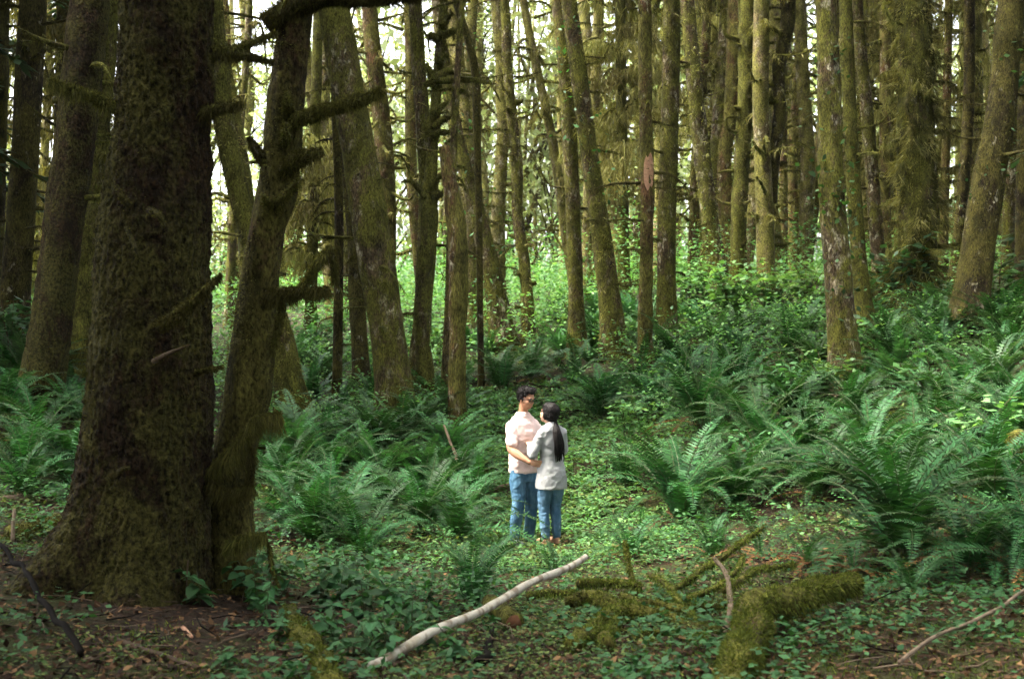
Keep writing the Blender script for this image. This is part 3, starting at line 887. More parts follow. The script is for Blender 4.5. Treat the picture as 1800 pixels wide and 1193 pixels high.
# --- hemlocks with long drooping mossy boughs
def droop_boughs(T, n, zr, Lr, seed):
    g = np.random.default_rng(seed)
    for q in range(n):
        z = g.uniform(*zr)
        i = int(np.argmin(abs(T.P[:, 2] - z)))
        a = g.uniform(0, 6.283)
        d = np.array([math.cos(a), math.sin(a), 0])
        L = g.uniform(*Lr)
        P = np.array([T.P[i], T.P[i] + d * L * .45 + [0, 0, .1 * L], T.P[i] + d * L * .8 + [0, 0, -.10 * L], T.P[i] + d * L + [0, 0, -.38 * L]])
        mb = MB()
        Pr = resample(P, .25)
        V, Dn = add_tube(mb, Pr, np.linspace(.04, .012, len(Pr)), 5, 0)
        o = ob('bough', mb.mesh('bough', M['mossbark']), T.root)
        m = int(170 * L)
        p, nn = on_tube(V, Dn, len(Pr), 5, m, g)
        s = np.cross(d, [0, 0, 1])
        p = p + s * (g.normal(size=(m, 1)) * .22) + np.array([0, 0, -1]) * np.abs(g.normal(size=(m, 1))) * .08
        nn = np.tile(np.array([[0, 0, -1.0]]), (m, 1)) + s * g.normal(size=(m, 1)) * .5 + d * .25
        fb = MB()
        fuzz(fb, p, nn, g.uniform(.10, .45, m), g, 0, .016, .4, .3)
        f = ob('moss', fb.mesh('moss', M['hang'], False), o)
        f['kind'] = 'stuff'
T32 = tree('hemlock_tree', 'hemlock with long drooping olive boughs, behind the scarred reddish trunk', 37, [(560, 1098, 22), (300, 1094, 20), (0, 1090, 17)], M['mossbark'], H=24, k=14, seed=42, crown='c', cz=12)
droop_boughs(T32, 46, (3.2, 12), (1.2, 2.9), 1)
T33 = tree('hemlock_tree', 'hemlock with drooping boughs filling the gap left of the reddish alder', 42, [(520, 1232, 20), (300, 1232, 18), (0, 1234, 16)], M['mossbark'], H=24, k=14, seed=43, crown='c', cz=12)
droop_boughs(T33, 34, (3.0, 13), (1.0, 2.4), 2)
T34 = tree('hemlock_tree', 'shadowy hemlock with drooping boughs behind the big leafy alder', 40, [(520, 1560, 20), (300, 1562, 18), (0, 1566, 16)], M['mossbark'], H=24, k=14, seed=44, crown='c', cz=11)
droop_boughs(T34, 40, (2.0, 13), (1.0, 2.6), 3)
T35 = tree('hemlock_tree', 'hemlock with drooping boughs between the moss-draped conifer and leaning trunk', 40, [(520, 1735, 22), (300, 1722, 20), (0, 1716, 18)], M['mossbark'], H=24, k=14, seed=45, crown='c', cz=11)
droop_boughs(T35, 40, (2.0, 13), (1.0, 2.6), 4)
T36 = tree('hemlock_tree', 'hemlock with drooping mossy boughs behind the moss-furred leaning trunk', 32, [(600, 545, 22), (300, 552, 20), (0, 560, 18)], M['mossbark'], H=22, k=14, seed=46, crown=None)
droop_boughs(T36, 26, (2.0, 5.5), (.7, 1.6), 5)
T37 = tree('hemlock_tree', 'dim hemlock with drooping boughs at the far left edge', 30, [(600, 100, 24), (300, 105, 22), (0, 110, 20)], M['dark'], H=24, k=14, seed=47, crown='c', cz=9)
droop_boughs(T37, 40, (1.0, 9.5), (1.0, 2.4), 6)

# --- far trees, one by one too slight to tell apart
gf = np.random.default_rng(91)
FARZ = {'a': 'thin distant trunk among the pale leaves left of the bright gap', 'b': 'thin distant trunk in the bright gap at the centre',
        'c': 'thin distant trunk in the shaded woods on the right', 'd': 'thin distant trunk glimpsed between the left spruces'}
far_trunk_me = []
for s in range(5):
    P = np.stack([vnoise(np.stack([np.linspace(0, 5, 26), np.full(26, s * 9.1), np.zeros(26)], 1), 60) * .25, vnoise(np.stack([np.linspace(0, 5, 26), np.full(26, s * 9.1 + 4), np.zeros(26)], 1), 61) * .25, np.linspace(-.5, 24, 26)], 1)
    mb = MB()
    add_tube(mb, P, np.linspace(.21, .08, 26) * np.where(np.arange(26) == 0, 1.4, 1), 12, 0, 1 + gf.normal(size=(26, 12)) * .04)
    far_trunk_me.append(mb.mesh('far_trunk', M[['alder_pale', 'alder', 'alder_pale', 'red', 'mossbark'][s]]))
FAR_TW = []
for s in range(3):
    mb = MB()
    for q in range(52):
        z = gf.uniform(2, 16)
        a = gf.uniform(0, 6.283)
        d = np.array([math.cos(a), math.sin(a), 0])
        L = gf.uniform(.3, 1.3)
        P = resample(np.array([d * .1 + [0, 0, z], d * (L * .6 + .1) + [0, 0, z + gf.normal() * .15 * L], d * (L + .1) + [0, 0, z + gf.normal() * .3 * L - .1 * L]]), .25)
        V, Dn = add_tube(mb, P, np.linspace(.05, .025, len(P)) * gf.uniform(.6, 1.3), 5, 0)
        p, nn = on_tube(V, Dn, len(P), 5, 50, gf)
        nn[:, 2] -= .8
        fuzz(mb, p, nn, gf.uniform(.05, .25, 50), gf, 1, .014, .5, .4)
    FAR_TW.append(mb.mesh('mossy_twigs', [M['mossbark'], M['hang']], False))
spots = []
FAR_T, FAR_Y = [], []
for q in range(56):
    D = gf.uniform(42, 85)
    x = gf.uniform(380, 1790)
    if 850 < x < 965 and gf.random() < .75:
        continue
    spots.append((x, D))
for q in range(44):
    x = gf.uniform(385, 1790)
    if 850 < x < 965 or any(abs(x - 900 - (t_ - 900)) < 6 for t_, _ in spots):
        continue
    spots.append((x, gf.uniform(30, 52)))
for q in range(5):
    spots.append((gf.uniform(640, 1010), gf.uniform(60, 95)))
for q in range(6):
    spots.append((gf.uniform(5, 190), gf.uniform(30, 50)))
for q, (x, D) in enumerate(spots):
    X = (x - 900) * D / FPX
    zone = 'd' if x < 200 else 'a' if x < 830 else 'b' if x < 1060 else 'c'
    base = (X, D, h1(X, D))
    root = thing('distant_tree', FARZ[zone], 'tree', base, 'distant trees ' + {'a': 'left of the gap', 'b': 'in the gap', 'c': 'on the right', 'd': 'between the left spruces'}[zone], 0)
    root.rotation_euler = (gf.normal() * .04, gf.normal() * .075 - .03, gf.uniform(0, 6.28))
    FAR_T.append((root, x, 500))
    ob('trunk', far_trunk_me[q % 5], root, scale=(gf.uniform(.7, 1.4),) * 2 + (1,))
    if D < 60:
        tw = ob('mossy_twigs', FAR_TW[q % 3], root, (0, 0, gf.uniform(-1, 1)), (0, 0, gf.uniform(0, 6)))
        tw['kind'] = 'stuff'
    cr = ob('crown', CROWN_B[q % 4] if (zone in 'ab' or q % 3) else CROWN_C[q % 2], root, (0, 0, gf.uniform(8, 15) if D > 55 else gf.uniform(15, 19)), (0, 0, gf.uniform(0, 6)), gf.uniform(.9, 1.5) if D > 55 else .8)
    cr['kind'] = 'stuff'
# leafy young trees that close the view behind the trunks
nearl = {'a': 'leafy young tree closing the view left of the bright gap', 'b': 'leafy young tree glowing in the bright gap at the centre', 'c': 'leafy young tree closing the view on the shaded right', 'd': 'leafy young tree closing the view between the left spruces'}
young_me = []
mb = MB()
P = np.stack([np.linspace(0, .3, 8), np.zeros(8), np.linspace(-.3, 7, 8)], 1)
add_tube(mb, P, np.linspace(.06, .02, 8), 6, 0)
young_tr = mb.mesh('young_trunk', M['alder_pale'])
CROWN_Y = [crown_broadleaf(s, 2.0, 2.6, 17, 46, .10) for s in (31, 32, 33)]
for q in range(64):
    D = gf.uniform(52, 95)
    x = gf.uniform(-20, 1820)
    if q >= 58:
        x, D = gf.uniform(820, 990), gf.uniform(60, 95)
    X = (x - 900) * D / FPX
    zone = 'd' if x < 200 else 'a' if x < 830 else 'b' if x < 1060 else 'c'
    root = thing('young_tree', nearl[zone], 'tree', (X, D, h1(X, D)), 'young trees ' + {'a': 'left of the gap', 'b': 'in the gap', 'c': 'on the right', 'd': 'between the left spruces'}[zone], gf.uniform(0, 6))
    s = gf.uniform(1.1, 2.6)
    root.scale = (s, s, s)
    FAR_Y.append((root, x, 500))
    ob('trunk', young_tr, root)
    cr = ob('crown', CROWN_Y[q % 3], root, (.2, 0, gf.uniform(2.0, 5.0)), None, (1, 1, gf.uniform(.9, 1.7)))
    cr['kind'] = 'stuff'

# --- off-frame spruces added round the viewpoint so their crowns shade the foreground and sides
AR = [(-3.6, -2.5, 'behind the viewpoint to the left'), (4.2, -3.5, 'behind the viewpoint to the right'), (-6.5, 3.0, 'left of the picture beside the massive spruce'), (7.2, 4.5, 'right of the picture beside the mossy log'),
      (.4, -7.5, 'straight behind the viewpoint'), (-8.5, 7.0, 'left of the picture before the reddish brown spruce'), (9.0, 11.0, 'right of the picture level with the couple'), (-13, 15, 'left of the picture beyond the reddish brown spruce'), (12.5, 17, 'right of the picture beyond the couple'),
      (-16, 24, 'farthest left outside the picture'), (16, 25, 'farthest right outside the picture')]
LOWC = [(-11, 19, 'left of the picture level with the stout alder'), (-13.5, 26, 'left of the picture beyond the dark conifers'), (-17, 34, 'deep in the woods left of the picture'),
        (12.2, 21, 'right of the picture beyond the thick leaning trunk'), (14.8, 28, 'right of the picture beyond the moss-draped conifer'), (18, 35, 'deep in the woods right of the picture')]
AR += LOWC
for q in range(11):
    a_ = R(150 + q * 24)
    AR.append((math.cos(a_) * 13.5, 1 + math.sin(a_) * 13.5, ['first', 'second', 'third', 'fourth', 'fifth', 'sixth', 'seventh', 'eighth', 'ninth', 'tenth', 'eleventh'][q] + ' from the left in the ring behind the viewpoint'))
mb = MB()
Pz = np.stack([np.zeros(14), np.zeros(14), np.linspace(-.5, 24, 14)], 1)
add_tube(mb, Pz, np.linspace(.42, .1, 14), 20, 0)
SHADE_TRUNK = mb.mesh('shade_spruce_trunk', M['spruce'])
for q, (x, y, lab) in enumerate(AR):
    root = thing('spruce_tree', 'tall off-frame spruce added for shade ' + lab, 'tree', (x, y, h1(x, y)), None, q * 1.1)
    ob('trunk', SHADE_TRUNK, root)
    big = 1.0 if abs(x) < 8 and -6 < y < 8 else 1.4
    for z, sc_ in ((.8, 1.25) if (y < -2 and abs(y) + abs(x) > 8) or y > 18.5 else (6.5, .9), (8.0, big)):
        cr = ob('crown', CROWN_C[q % 2], root, (0, 0, z), (0, 0, z), (sc_, sc_, 1.0))
        cr['kind'] = 'stuff'
# ------------------------------------------------------------------ sword ferns
def frond_mesh(seed, L=1.0, npair=38, a0=70, a1=-25, wmax=.095, mats=('fern', 'rachis'), curl=1.4, rach=True, ragged=0.0):
    g = np.random.default_rng(seed)
    n = npair + 6
    s = np.linspace(0, 1, n)
    ang = np.radians(a0 + (a1 - a0) * s ** curl)
    side = g.normal() * .12
    P = np.zeros((n, 3))
    ds = L / (n - 1)
    P[1:, 0] = np.cumsum(np.cos(ang[:-1]) * ds)
    P[1:, 2] = np.cumsum(np.sin(ang[:-1]) * ds)
    P[:, 1] = side * s ** 2 * L
    T = nrm(np.gradient(P, axis=0))
    mb = MB()
    i = np.arange(5, n)
    t = (i - 5) / (n - 6)
    w = wmax * np.minimum(1, .55 + t * 2.2) * (1 - t ** 2.2) ** .8 + .006
    for sg in (-1, 1):
        lat = np.zeros((len(i), 3)); lat[:, 1] = sg
        up = np.cross(T[i], np.array([0, 1.0, 0]))
        up = -up * np.sign(up[:, 2:3] + 1e-9)
        upn = np.where(up[:, 2:3] < 0, -up, up)
        d = nrm(lat + T[i] * (.22 + t[:, None] * .3) + upn * g.normal(.10, .12, (len(i), 1)) + g.normal(size=(len(i), 3)) * .05)
        ll = w * g.uniform(.9, 1.08, len(i)) * np.where(g.random(len(i)) < ragged, .4, 1)
        W = L / n * .50 * (1 - .4 * t) + .001
        nrml = nrm(upn + g.normal(size=(len(i), 3)) * .12)
        sd = nrm(np.cross(d, nrml))
        C = P[i] + d * (ll * .5)[:, None]
        V, F = kites(C, d, sd, ll * .5, W, -.45)
        mb.add(V, F, 0)
    if rach:
        q = P[::4] if n % 4 == 1 else np.vstack([P[::4], P[-1:]])
        add_tube(mb, q, np.linspace(.0045, .0015, len(q)), 3, 1, cap=False)
    return mb.mesh('frond', [M[m] for m in mats], False)

FR_IN = [frond_mesh(100 + s, 1, 38, 80, 15 - s * 6, .108) for s in range(4)]        # upright inner fronds
FR_MID = [frond_mesh(120 + s, 1, 38, 70 - s * 2, -15 - s * 7, .115) for s in range(5)]
FR_OUT = [frond_mesh(140 + s, 1, 36, 52 - s * 4, -35 - s * 6, .115) for s in range(5)]
FR_DEAD = [frond_mesh(160 + s, .9, 30, 38 - s * 9, -55, .06, ('fern_dead', 'fern_dead'), 1.0, True, .35) for s in range(4)]

def merged_fern(seed, nf, mats):
    """a whole fern as one mesh for the distance"""
    g = np.random.default_rng(seed)
    mb = MB()
    for q in range(nf):
        f = (q + .5) / nf
        a = q * 2.399 + g.normal() * .25
        a0 = 82 - 38 * (1 - f) + g.normal() * 4
        npair = 20
        L = g.uniform(.75, 1.1)
        n = npair + 3
        s = np.linspace(0, 1, n)
        ang = np.radians(a0 + (-28 - a0 * .1 + 45 * f - a0 + g.normal() * 8) * s ** 1.3)
        P = np.zeros((n, 3))
        P[1:, 0] = np.cumsum(np.cos(ang[:-1])) * L / (n - 1)
        P[1:, 2] = np.cumsum(np.sin(ang[:-1])) * L / (n - 1)
        T = nrm(np.gradient(P, axis=0))
        i = np.arange(2, n)
        t = (i - 2) / (n - 3)
        w = .115 * np.minimum(1, .55 + t * 2.2) * (1 - t ** 2.2) ** .8 + .006
        ca, sa = math.cos(a), math.sin(a)
        Rm = np.array([[ca, -sa, 0], [sa, ca, 0], [0, 0, 1]])
        for sg in (-1, 1):
            lat = np.zeros((len(i), 3)); lat[:, 1] = sg
            d = nrm(lat + T[i] * .35 + np.array([0, 0, .1]) + g.normal(size=(len(i), 3)) * .06)
            up = np.stack([-T[i][:, 2], np.zeros(len(i)), T[i][:, 0]], 1)
            sd = nrm(np.cross(d, up))
            V, F = kites(P[i] + d * (w * .5)[:, None], d, sd, w * .5, np.full(len(i), L / n * .5), -.4)
            mb.add(V @ Rm.T, F, 0)
        add_tube(mb, P[::5] @ Rm.T, np.linspace(.006, .002, len(P[::5])), 3, 1, cap=False)
    return mb.mesh('fern', [M[mats], M['rachis']], False)
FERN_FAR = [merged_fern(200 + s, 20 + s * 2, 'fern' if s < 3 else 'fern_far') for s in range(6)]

gp = np.random.default_rng(17)
fern_xy = []
def fern(pos, size, label, n=22, group=None, parts=True, dead=2, upright=.0, rot=None):
    fern_xy.append((pos[0], pos[1]))
    if not parts:
        o = ob('sword_fern', FERN_FAR[int(gp.integers(0, 6))], None, pos, (gp.normal() * .08, gp.normal() * .08, gp.uniform(0, 6.28)), (size, size, size * gp.uniform(.75, 1.05)))
        return tag(o, label, 'fern', group)
    root = thing('sword_fern', label, 'fern', pos, group, gp.uniform(0, 6.28) if rot is None else rot)
    for q in range(n):
        f = (q + .5) / n
        pool = FR_OUT if f < .38 - upright else FR_MID if f < .8 - upright else FR_IN
        s = size * gp.uniform(.78, 1.12)
        o = ob('frond', pool[int(gp.integers(0, len(pool)))], root, (gp.normal() * .03 * size, gp.normal() * .03 * size, 0), (gp.normal() * .12, gp.normal() * .10, q * 2.399 + gp.normal() * .3), s)
    for q in range(dead):
        o = ob('withered_frond', FR_DEAD[int(gp.integers(0, 4))], root, (0, 0, .02), (gp.normal() * .1, 0, gp.uniform(0, 6.28)), size * gp.uniform(.7, 1.0))
    return root

def G(x, row):
    return ground_at(x, row)

NAMED = [  # pixel of the foot, frond length in photo pixels, label, fronds, withered, upright
    (1228, 755, 150, 'big arching sword fern on the slope to the right of the woman\'s head', 30, 5, .05),
    (1195, 925, 150, 'tall upright sword fern right of the couple, level with their legs', 30, 3, .2),
    (1585, 985, 235, 'largest sword fern, wide arching fronds, upper right of the mossy fallen log', 34, 8, .05),
    (828, 1072, 120, 'dark upright sword fern standing behind the white birch pole', 20, 2, .3),
    (742, 935, 130, 'pale feathery sword fern left of the man\'s legs', 26, 2, .15),
    (672, 905, 105, 'sword fern between the stout alder and the man\'s legs', 22, 2, .1),
    (560, 960, 130, 'lush sword fern right of the moss-furred trunk\'s foot', 26, 2, .05),
    (500, 880, 100, 'sword fern tucked against the right side of the moss-furred trunk', 22, 2, .1),
    (706, 800, 105, 'flat spreading sword fern at the foot of the stout alder', 22, 1, .0),
    (600, 752, 80, 'sword fern between the left-leaning trunk and the stout alder', 20, 1, .0),
    (880, 690, 75, 'sword fern behind the man\'s head, first from the broken reddish trunk', 20, 2, .1),
    (935, 672, 75, 'sword fern directly above the man\'s head', 20, 2, .1),
    (1050, 612, 70, 'dark sword fern at the feet of the close alder pair', 20, 1, .1),
    (1390, 632, 90, 'pale arching sword fern left of the big leafy alder', 22, 1, .0),
    (1570, 650, 90, 'bluish sword fern just right of the big leafy alder\'s foot', 22, 2, .05),
    (1650, 640, 85, 'sword fern below the moss-draped conifer', 22, 1, .05),
    (1770, 640, 90, 'dark drooping sword fern right of the thick leaning trunk\'s foot', 22, 2, .0),
    (1690, 720, 110, 'shaded sword fern below the thick leaning trunk', 22, 4, .0),
    (1495, 745, 95, 'sword fern with hanging fronds in front of the big leafy alder', 20, 4, .0),
    (1340, 800, 115, 'sword fern on the slope between two larger ferns, right of the woman', 24, 2, .05),
    (1440, 880, 125, 'sword fern to the left of the largest fern', 24, 2, .1),
    (1745, 900, 170, 'almost black sword fern beside the mossy stump at the right edge', 26, 5, .1),
    (1640, 820, 125, 'sword fern behind the largest fern, below the shaded slope', 24, 2, .05),
    (1530, 820, 120, 'sword fern below the big leafy alder, in front of its foot', 24, 2, .1),
    (60, 770, 90, 'dark sword fern at the foot of the reddish brown spruce', 20, 1, .0),
    (20, 700, 75, 'dark sword fern at the left edge behind the reddish brown spruce', 20, 1, .0),
    (115, 815, 95, 'dark sword fern wedged between the two left spruces', 20, 1, .0),
    (45, 850, 105, 'dark sword fern at the left edge above the rotten branches', 20, 1, .0),
    (1055, 740, 85, 'sword fern right behind the woman\'s head', 20, 2, .0),
    (1010, 680, 80, 'sword fern below the slimmer alder of the close pair', 20, 1, .0),
    (1130, 700, 90, 'sword fern at the foot of the scarred reddish trunk', 20, 2, .0),
    (872, 985, 48, 'small sword fern at the man\'s feet', 14, 2, .0),
    (975, 1012, 55, 'small sword fern at the woman\'s feet, one frond crossing her shins', 12, 1, .15),
    (1110, 985, 80, 'low sword fern above the upper end of the white birch pole', 16, 2, .0),
    (640, 985, 110, 'sword fern in front of the pale feathery fern, left of the birch pole', 22, 2, .05),
    (1290, 900, 110, 'sword fern on the bank right of the tall upright fern', 22, 2, .1),
    (1100, 860, 85, 'sword fern just right of the woman\'s hips', 16, 1, .1),
    (560, 800, 85, 'sword fern behind the fallen mossy log left of the stout alder', 20, 1, .0),
    (800, 835, 85, 'sword fern in front of the broken reddish trunk', 18, 1, .05),
    (1250, 985, 85, 'sword fern with browned tips above the mossy branch tangle', 14, 7, .0),
    (1420, 1000, 95, 'rusty dying sword fern left of the mossy fallen log\'s end', 6, 14, .0),
    (1180, 650, 80, 'sword fern below the mottled alder', 20, 1, .0),
    (1300, 690, 95, 'sword fern between the big arching fern and the big leafy alder', 22, 1, .0),
    (1705, 1010, 150, 'dark sword fern crowding in at the right, below the mossy stump', 22, 6, .0),
    (1800, 1010, 160, 'black-green sword fern at the right edge above the dead branch', 22, 5, .0),
    (1600, 1050, 95, 'low sword fern behind the far end of the mossy fallen log', 12, 8, .0),
    (1340, 985, 90, 'rust-brown collapsed sword fern behind the mossy log elbow', 3, 16, .0),
    (1495, 1010, 95, 'rust-brown withered sword fern beside the largest fern', 3, 16, .0),
    (1130, 965, 70, 'withered sword fern above the branch tangle', 5, 10, .0),
    (1760, 770, 120, 'dark sword fern above the mossy stump at the right edge', 22, 3, .0),
]
for x, row, Lp, lab, n, dead, upr in NAMED:
    p = G(x, row)
    fern(p, max(.45, min(1.5, Lp * p[1] / FPX * 1.45)), lab, n, None, True, dead, upr)

FILLED = []
FILL = [  # region: x0,x1,row0,row1,count,label,group
    (1020, 1800, 640, 900, 42, 'sword fern in the crowded fern bank on the right slope', 'ferns of the right bank'),
    (980, 1800, 545, 640, 62, 'distant sword fern at the feet of the right-hand trunks', 'ferns below the right trunks'),
    (440, 860, 760, 960, 26, 'sword fern in the fern patch between the moss-furred tree and the man', 'ferns left of the couple'),
    (520, 1000, 590, 740, 26, 'distant sword fern in the green hollow behind the couple', 'ferns of the hollow'),
    (0, 150, 640, 880, 16, 'shaded sword fern near the left spruces', 'ferns by the left spruces'),
]
for x0, x1, r0, r1, cnt, lab, grp in FILL:
    k = 0
    tries = 0
    while k < cnt and tries < cnt * 12:
        tries += 1
        x, row = gp.uniform(x0, x1), gp.uniform(r0, r1)
        if 840 < x < 1150 and row > 690 and not (row < 740 and x > 1050):
            continue
        if x < 1180 and x > 1000 and row > 760 and gp.random() < .7:
            continue
        p = G(x, row)
        if min((p[0] - a) ** 2 + (p[1] - b_) ** 2 for a, b_ in fern_xy) < (.45 if p[1] < 18 else .7) ** 2:
            continue
        near = p[1] < 16.5
        f_ = fern(p, gp.uniform(.75, 1.25), lab, int(gp.integers(14, 20)), grp, near, int(gp.integers(0, 3)))
        FILLED.append((f_, x, row))
        k += 1

# ------------------------------------------------------------------ leafy plants near the front
def leaf_mesh(seed, mat):
    """broad pointed leaf, folded along the midrib, 1 m long along +X"""
    g = np.random.default_rng(seed)
    xs = np.array([0, .12, .35, .6, .82, 1.0])
    ws = np.array([.01, .2, .31, .26, .13, .004])
    zz = -.16 * xs ** 2 + .02
    V = []
    for x, w_, z in zip(xs, ws, zz):
        V += [(x, -w_, z + w_ * .28 + g.normal() * .012), (x, 0, z), (x, w_, z + w_ * .28 + g.normal() * .012)]
    F = []
    for i in range(5):
        F += [(3 * i, 3 * i + 3, 3 * i + 4, 3 * i + 1), (3 * i + 1, 3 * i + 4, 3 * i + 5, 3 * i + 2)]
    return MB().add(np.array(V), np.array(F)).mesh('leaf', M[mat])
LEAF = [leaf_mesh(s, 'herb_dark') for s in range(3)] + [leaf_mesh(9, 'herb')]
def leafy_plant(pos, hgt, nl, leaf, label, group=None, spread=.5, me=None):
    root = thing('leafy_plant', label, 'plant', pos, group, gp.uniform(0, 6))
    ns = max(1, nl // 7)
    q = 0
    for s in range(ns):
        a = gp.uniform(0, 6.28)
        top = np.array([math.cos(a) * hgt * spread * gp.random(), math.sin(a) * hgt * spread * gp.random(), hgt * gp.uniform(.6, 1.05)])
        P = resample(np.array([[0, 0, -.03], top * [.35, .35, .55], top]), .05)
        mb = MB()
        add_tube(mb, P, np.linspace(.004, .002, len(P)), 4, 0)
        ob('stem', mb.mesh('stem', M['rachis']), root)
        m = nl // ns
        for j in range(m):
            f = .3 + .7 * j / max(1, m - 1)
            p = P[int(f * (len(P) - 1))]
            sc_ = leaf * gp.uniform(.7, 1.2) * (1.1 - .35 * f)
            ob('leaf', (me or LEAF)[int(gp.integers(0, 3)) if not me else 0], root, p, (gp.normal() * .25, gp.uniform(-.15, .55), j * 2.4 + gp.normal() * .3), sc_)
    return root
PL2 = []
PL = [(352, 1062, .24, 12, .10, 'low plant with broad pointed leaves below the moss-furred trunk'), (440, 1058, .3, 14, .095, 'broad-leaved plant right of the moss-furred trunk\'s foot'),
      (500, 1050, .32, 16, .095, 'broad-leaved plant second right from the moss-furred trunk'), (560, 1075, .34, 18, .10, 'tallest broad-leaved plant in the patch left of the birch pole'),
      (615, 1050, .3, 16, .09, 'broad-leaved plant in front of the lush fern'), (640, 1095, .32, 18, .10, 'dense broad-leaved plant above the lower end of the birch pole'),
      (700, 1085, .26, 14, .09, 'broad-leaved plant touching the middle of the birch pole'), (590, 1130, .26, 14, .09, 'broad-leaved plant left of the lower birch pole end'),
      (680, 1150, .2, 14, .08, 'low plant hiding the lower end of the birch pole'), (745, 1140, .2, 14, .085, 'low broad-leaved plant in front of the birch pole'),
      (800, 1165, .17, 12, .075, 'small leafy plant near the lower edge, right of the birch pole end'), (660, 1020, .26, 12, .08, 'leafy plant between fern and birch pole'),
      (490, 1130, .14, 12, .07, 'pale small plant on the mossy root at the lower left'), (900, 945, .3, 14, .075, 'leafy plant hiding the man\'s shoes'),
      (945, 966, .17, 12, .06, 'low leafy plant hiding the feet of both people'),
      (300, 1050, .16, 7, .07, 'single thin seedling at the foot of the massive spruce'), (400, 1180, .12, 10, .07, 'pale ferny seedling at the lower edge left of centre')]
for x, row, hg, nl, lf, lab in PL:
    leafy_plant(G(x, row), hg * 1.2, int(nl * 1.8), lf * 1.3, lab, None, .7)
EXTRA = []
for q in range(22):
    x, row = gp.uniform(425, 770), gp.uniform(1005, 1165)
    if row > 1100 and x < 560:
        continue
    p = G(x, row)
    EXTRA.append((leafy_plant(p, gp.uniform(.2, .34), int(gp.integers(16, 26)), gp.uniform(.075, .12), 'x', None, .8), x, row))

# ------------------------------------------------------------------ shrubs on the slope
def shrub_mesh(seed, n, hgt, rad, leaf, mat):
    g = np.random.default_rng(seed)
    mb = MB()
    nst = 9
    for s in range(nst):
        a = g.uniform(0, 6.28)
        r = rad * g.uniform(.4, 1)
        tip = np.array([math.cos(a) * r, math.sin(a) * r, hgt * g.uniform(.6, 1.05)])
        P = resample(np.array([[0, 0, -.1], tip * [.3, .3, .6], tip]), .15)
        add_tube(mb, P, np.linspace(.008, .003, len(P)), 4, 1)
        m = n // nst
        t = g.uniform(.35, 1.0, m)
        C = P[np.minimum((t * (len(P) - 1)).astype(int), len(P) - 1)] + g.normal(size=(m, 3)) * np.array([.16, .16, .05]) * rad * 1.4
        L = g.uniform(.6, 1.3, m) * leaf
        leaves(mb, C, L, L * .62, g, 0, .28, -.1, .12)
    return mb.mesh('shrub', [M[mat], M['twig']], False)
SHRUB = [shrub_mesh(300 + s, 300, .95, .6, .07, m) for s, m in enumerate(['under', 'herb', 'under', 'fern_far'])]
SH = [(1285, 575, 1.2, 'bright tiered shrub in front of the reddish straight alder'), (1225, 560, 1.0, 'bright shrub right of the mottled alder'), (1350, 560, 1.1, 'green shrub at the foot of the dark crooked trunk'),
      (1580, 560, 1.4, 'pale flat-topped shrub before the moss-draped conifer'), (1420, 560, 1.1, 'yellow-green shrub left of the big leafy alder'), (1755, 560, 1.1, 'dark shrub right of the thick leaning trunk'),
      (1450, 720, .7, 'low leafy shrub at the big leafy alder\'s foot'), (1380, 740, .7, 'low leafy shrub between ferns below the big leafy alder'), (1100, 780, .55, 'low bramble right of the woman\'s shoulder'),
      (1640, 740, .75, 'shaded shrub below the moss-draped conifer'), (1720, 840, .7, 'shaded shrub left of the mossy stump'), (1340, 860, .6, 'low bramble on the bank right of the tall upright fern'),
      (760, 640, 1.0, 'green shrub behind the forked trunk'), (560, 640, 1.1, 'green shrub behind the left-leaning trunk'), (950, 600, 1.0, 'pale green shrub in the hollow above the man'),
      (20, 660, .9, 'dark shrub at the left edge'), (1500, 640, .8, 'shrub hidden behind the big leafy alder\'s foot')]
for q, (x, row, s, lab) in enumerate(SH):
    p = G(x, row)
    tag(ob('shrub', SHRUB[q % 4], None, p, (0, 0, gp.uniform(0, 6)), s * 1.3), lab, 'shrub')

# ------------------------------------------------------------------ undergrowth, ground cover, litter, moss (nobody could count it)
def scatter(n, y0, y1, margin=1.08, bias=1.0):
    d = y0 + (y1 - y0) * gp.random(n) ** bias
    x = gp.uniform(-1, 1, n) * (d * .4 * margin + .5)
    return x, d

def undergrowth():
    mb = MB()
    nc = 6800
    x, d = scatter(nc, 19, 85, 1.05, 1.2)
    p = np.stack([x, d, np.zeros(nc)], 1)
    m = fbm(p * .25, 77, 2) > -.35
    xp = 900 + x * FPX / d
    m &= ~((xp > 860) & (xp < 1100) & (d < 22))
    x, d = x[m], d[m]
    z = height(x, d)
    nc = len(x)
    per = 26
    hh = gp.uniform(.12, .75, nc) * (1 + .5 * fbm(np.stack([x, d, x * 0], 1) * .4, 5, 2)) * np.clip(d / 30, .6, 1.3)
    lump = np.maximum(fbm(np.stack([x, d, x * 0], 1) * .33, 15, 2), 0)
    hh = hh * (1 + 2.0 * lump * np.clip((d - 22) / 8, 0, 1) + np.clip((d - 40) / 14, 0, 3.2) * gp.random(nc))
    C = np.repeat(np.stack([x, d, z + hh], 1), per, 0)
    C += gp.normal(size=C.shape) * np.array([.28, .28, .17]) * np.repeat(np.clip(d / 28, .7, 1.8), per)[:, None]
    L = gp.uniform(.6, 1.4, len(C)) * .045 * np.repeat(np.clip(d / 28, .8, 2.2), per)
    leaves(mb, C, L, L * .62, gp, 0, .35, -.1, .1)
    tag(ob('undergrowth', mb.mesh('undergrowth', M['under'], False)), 'bright green leafy undergrowth carpeting the wood behind the couple', 'undergrowth', kind='stuff')
undergrowth()

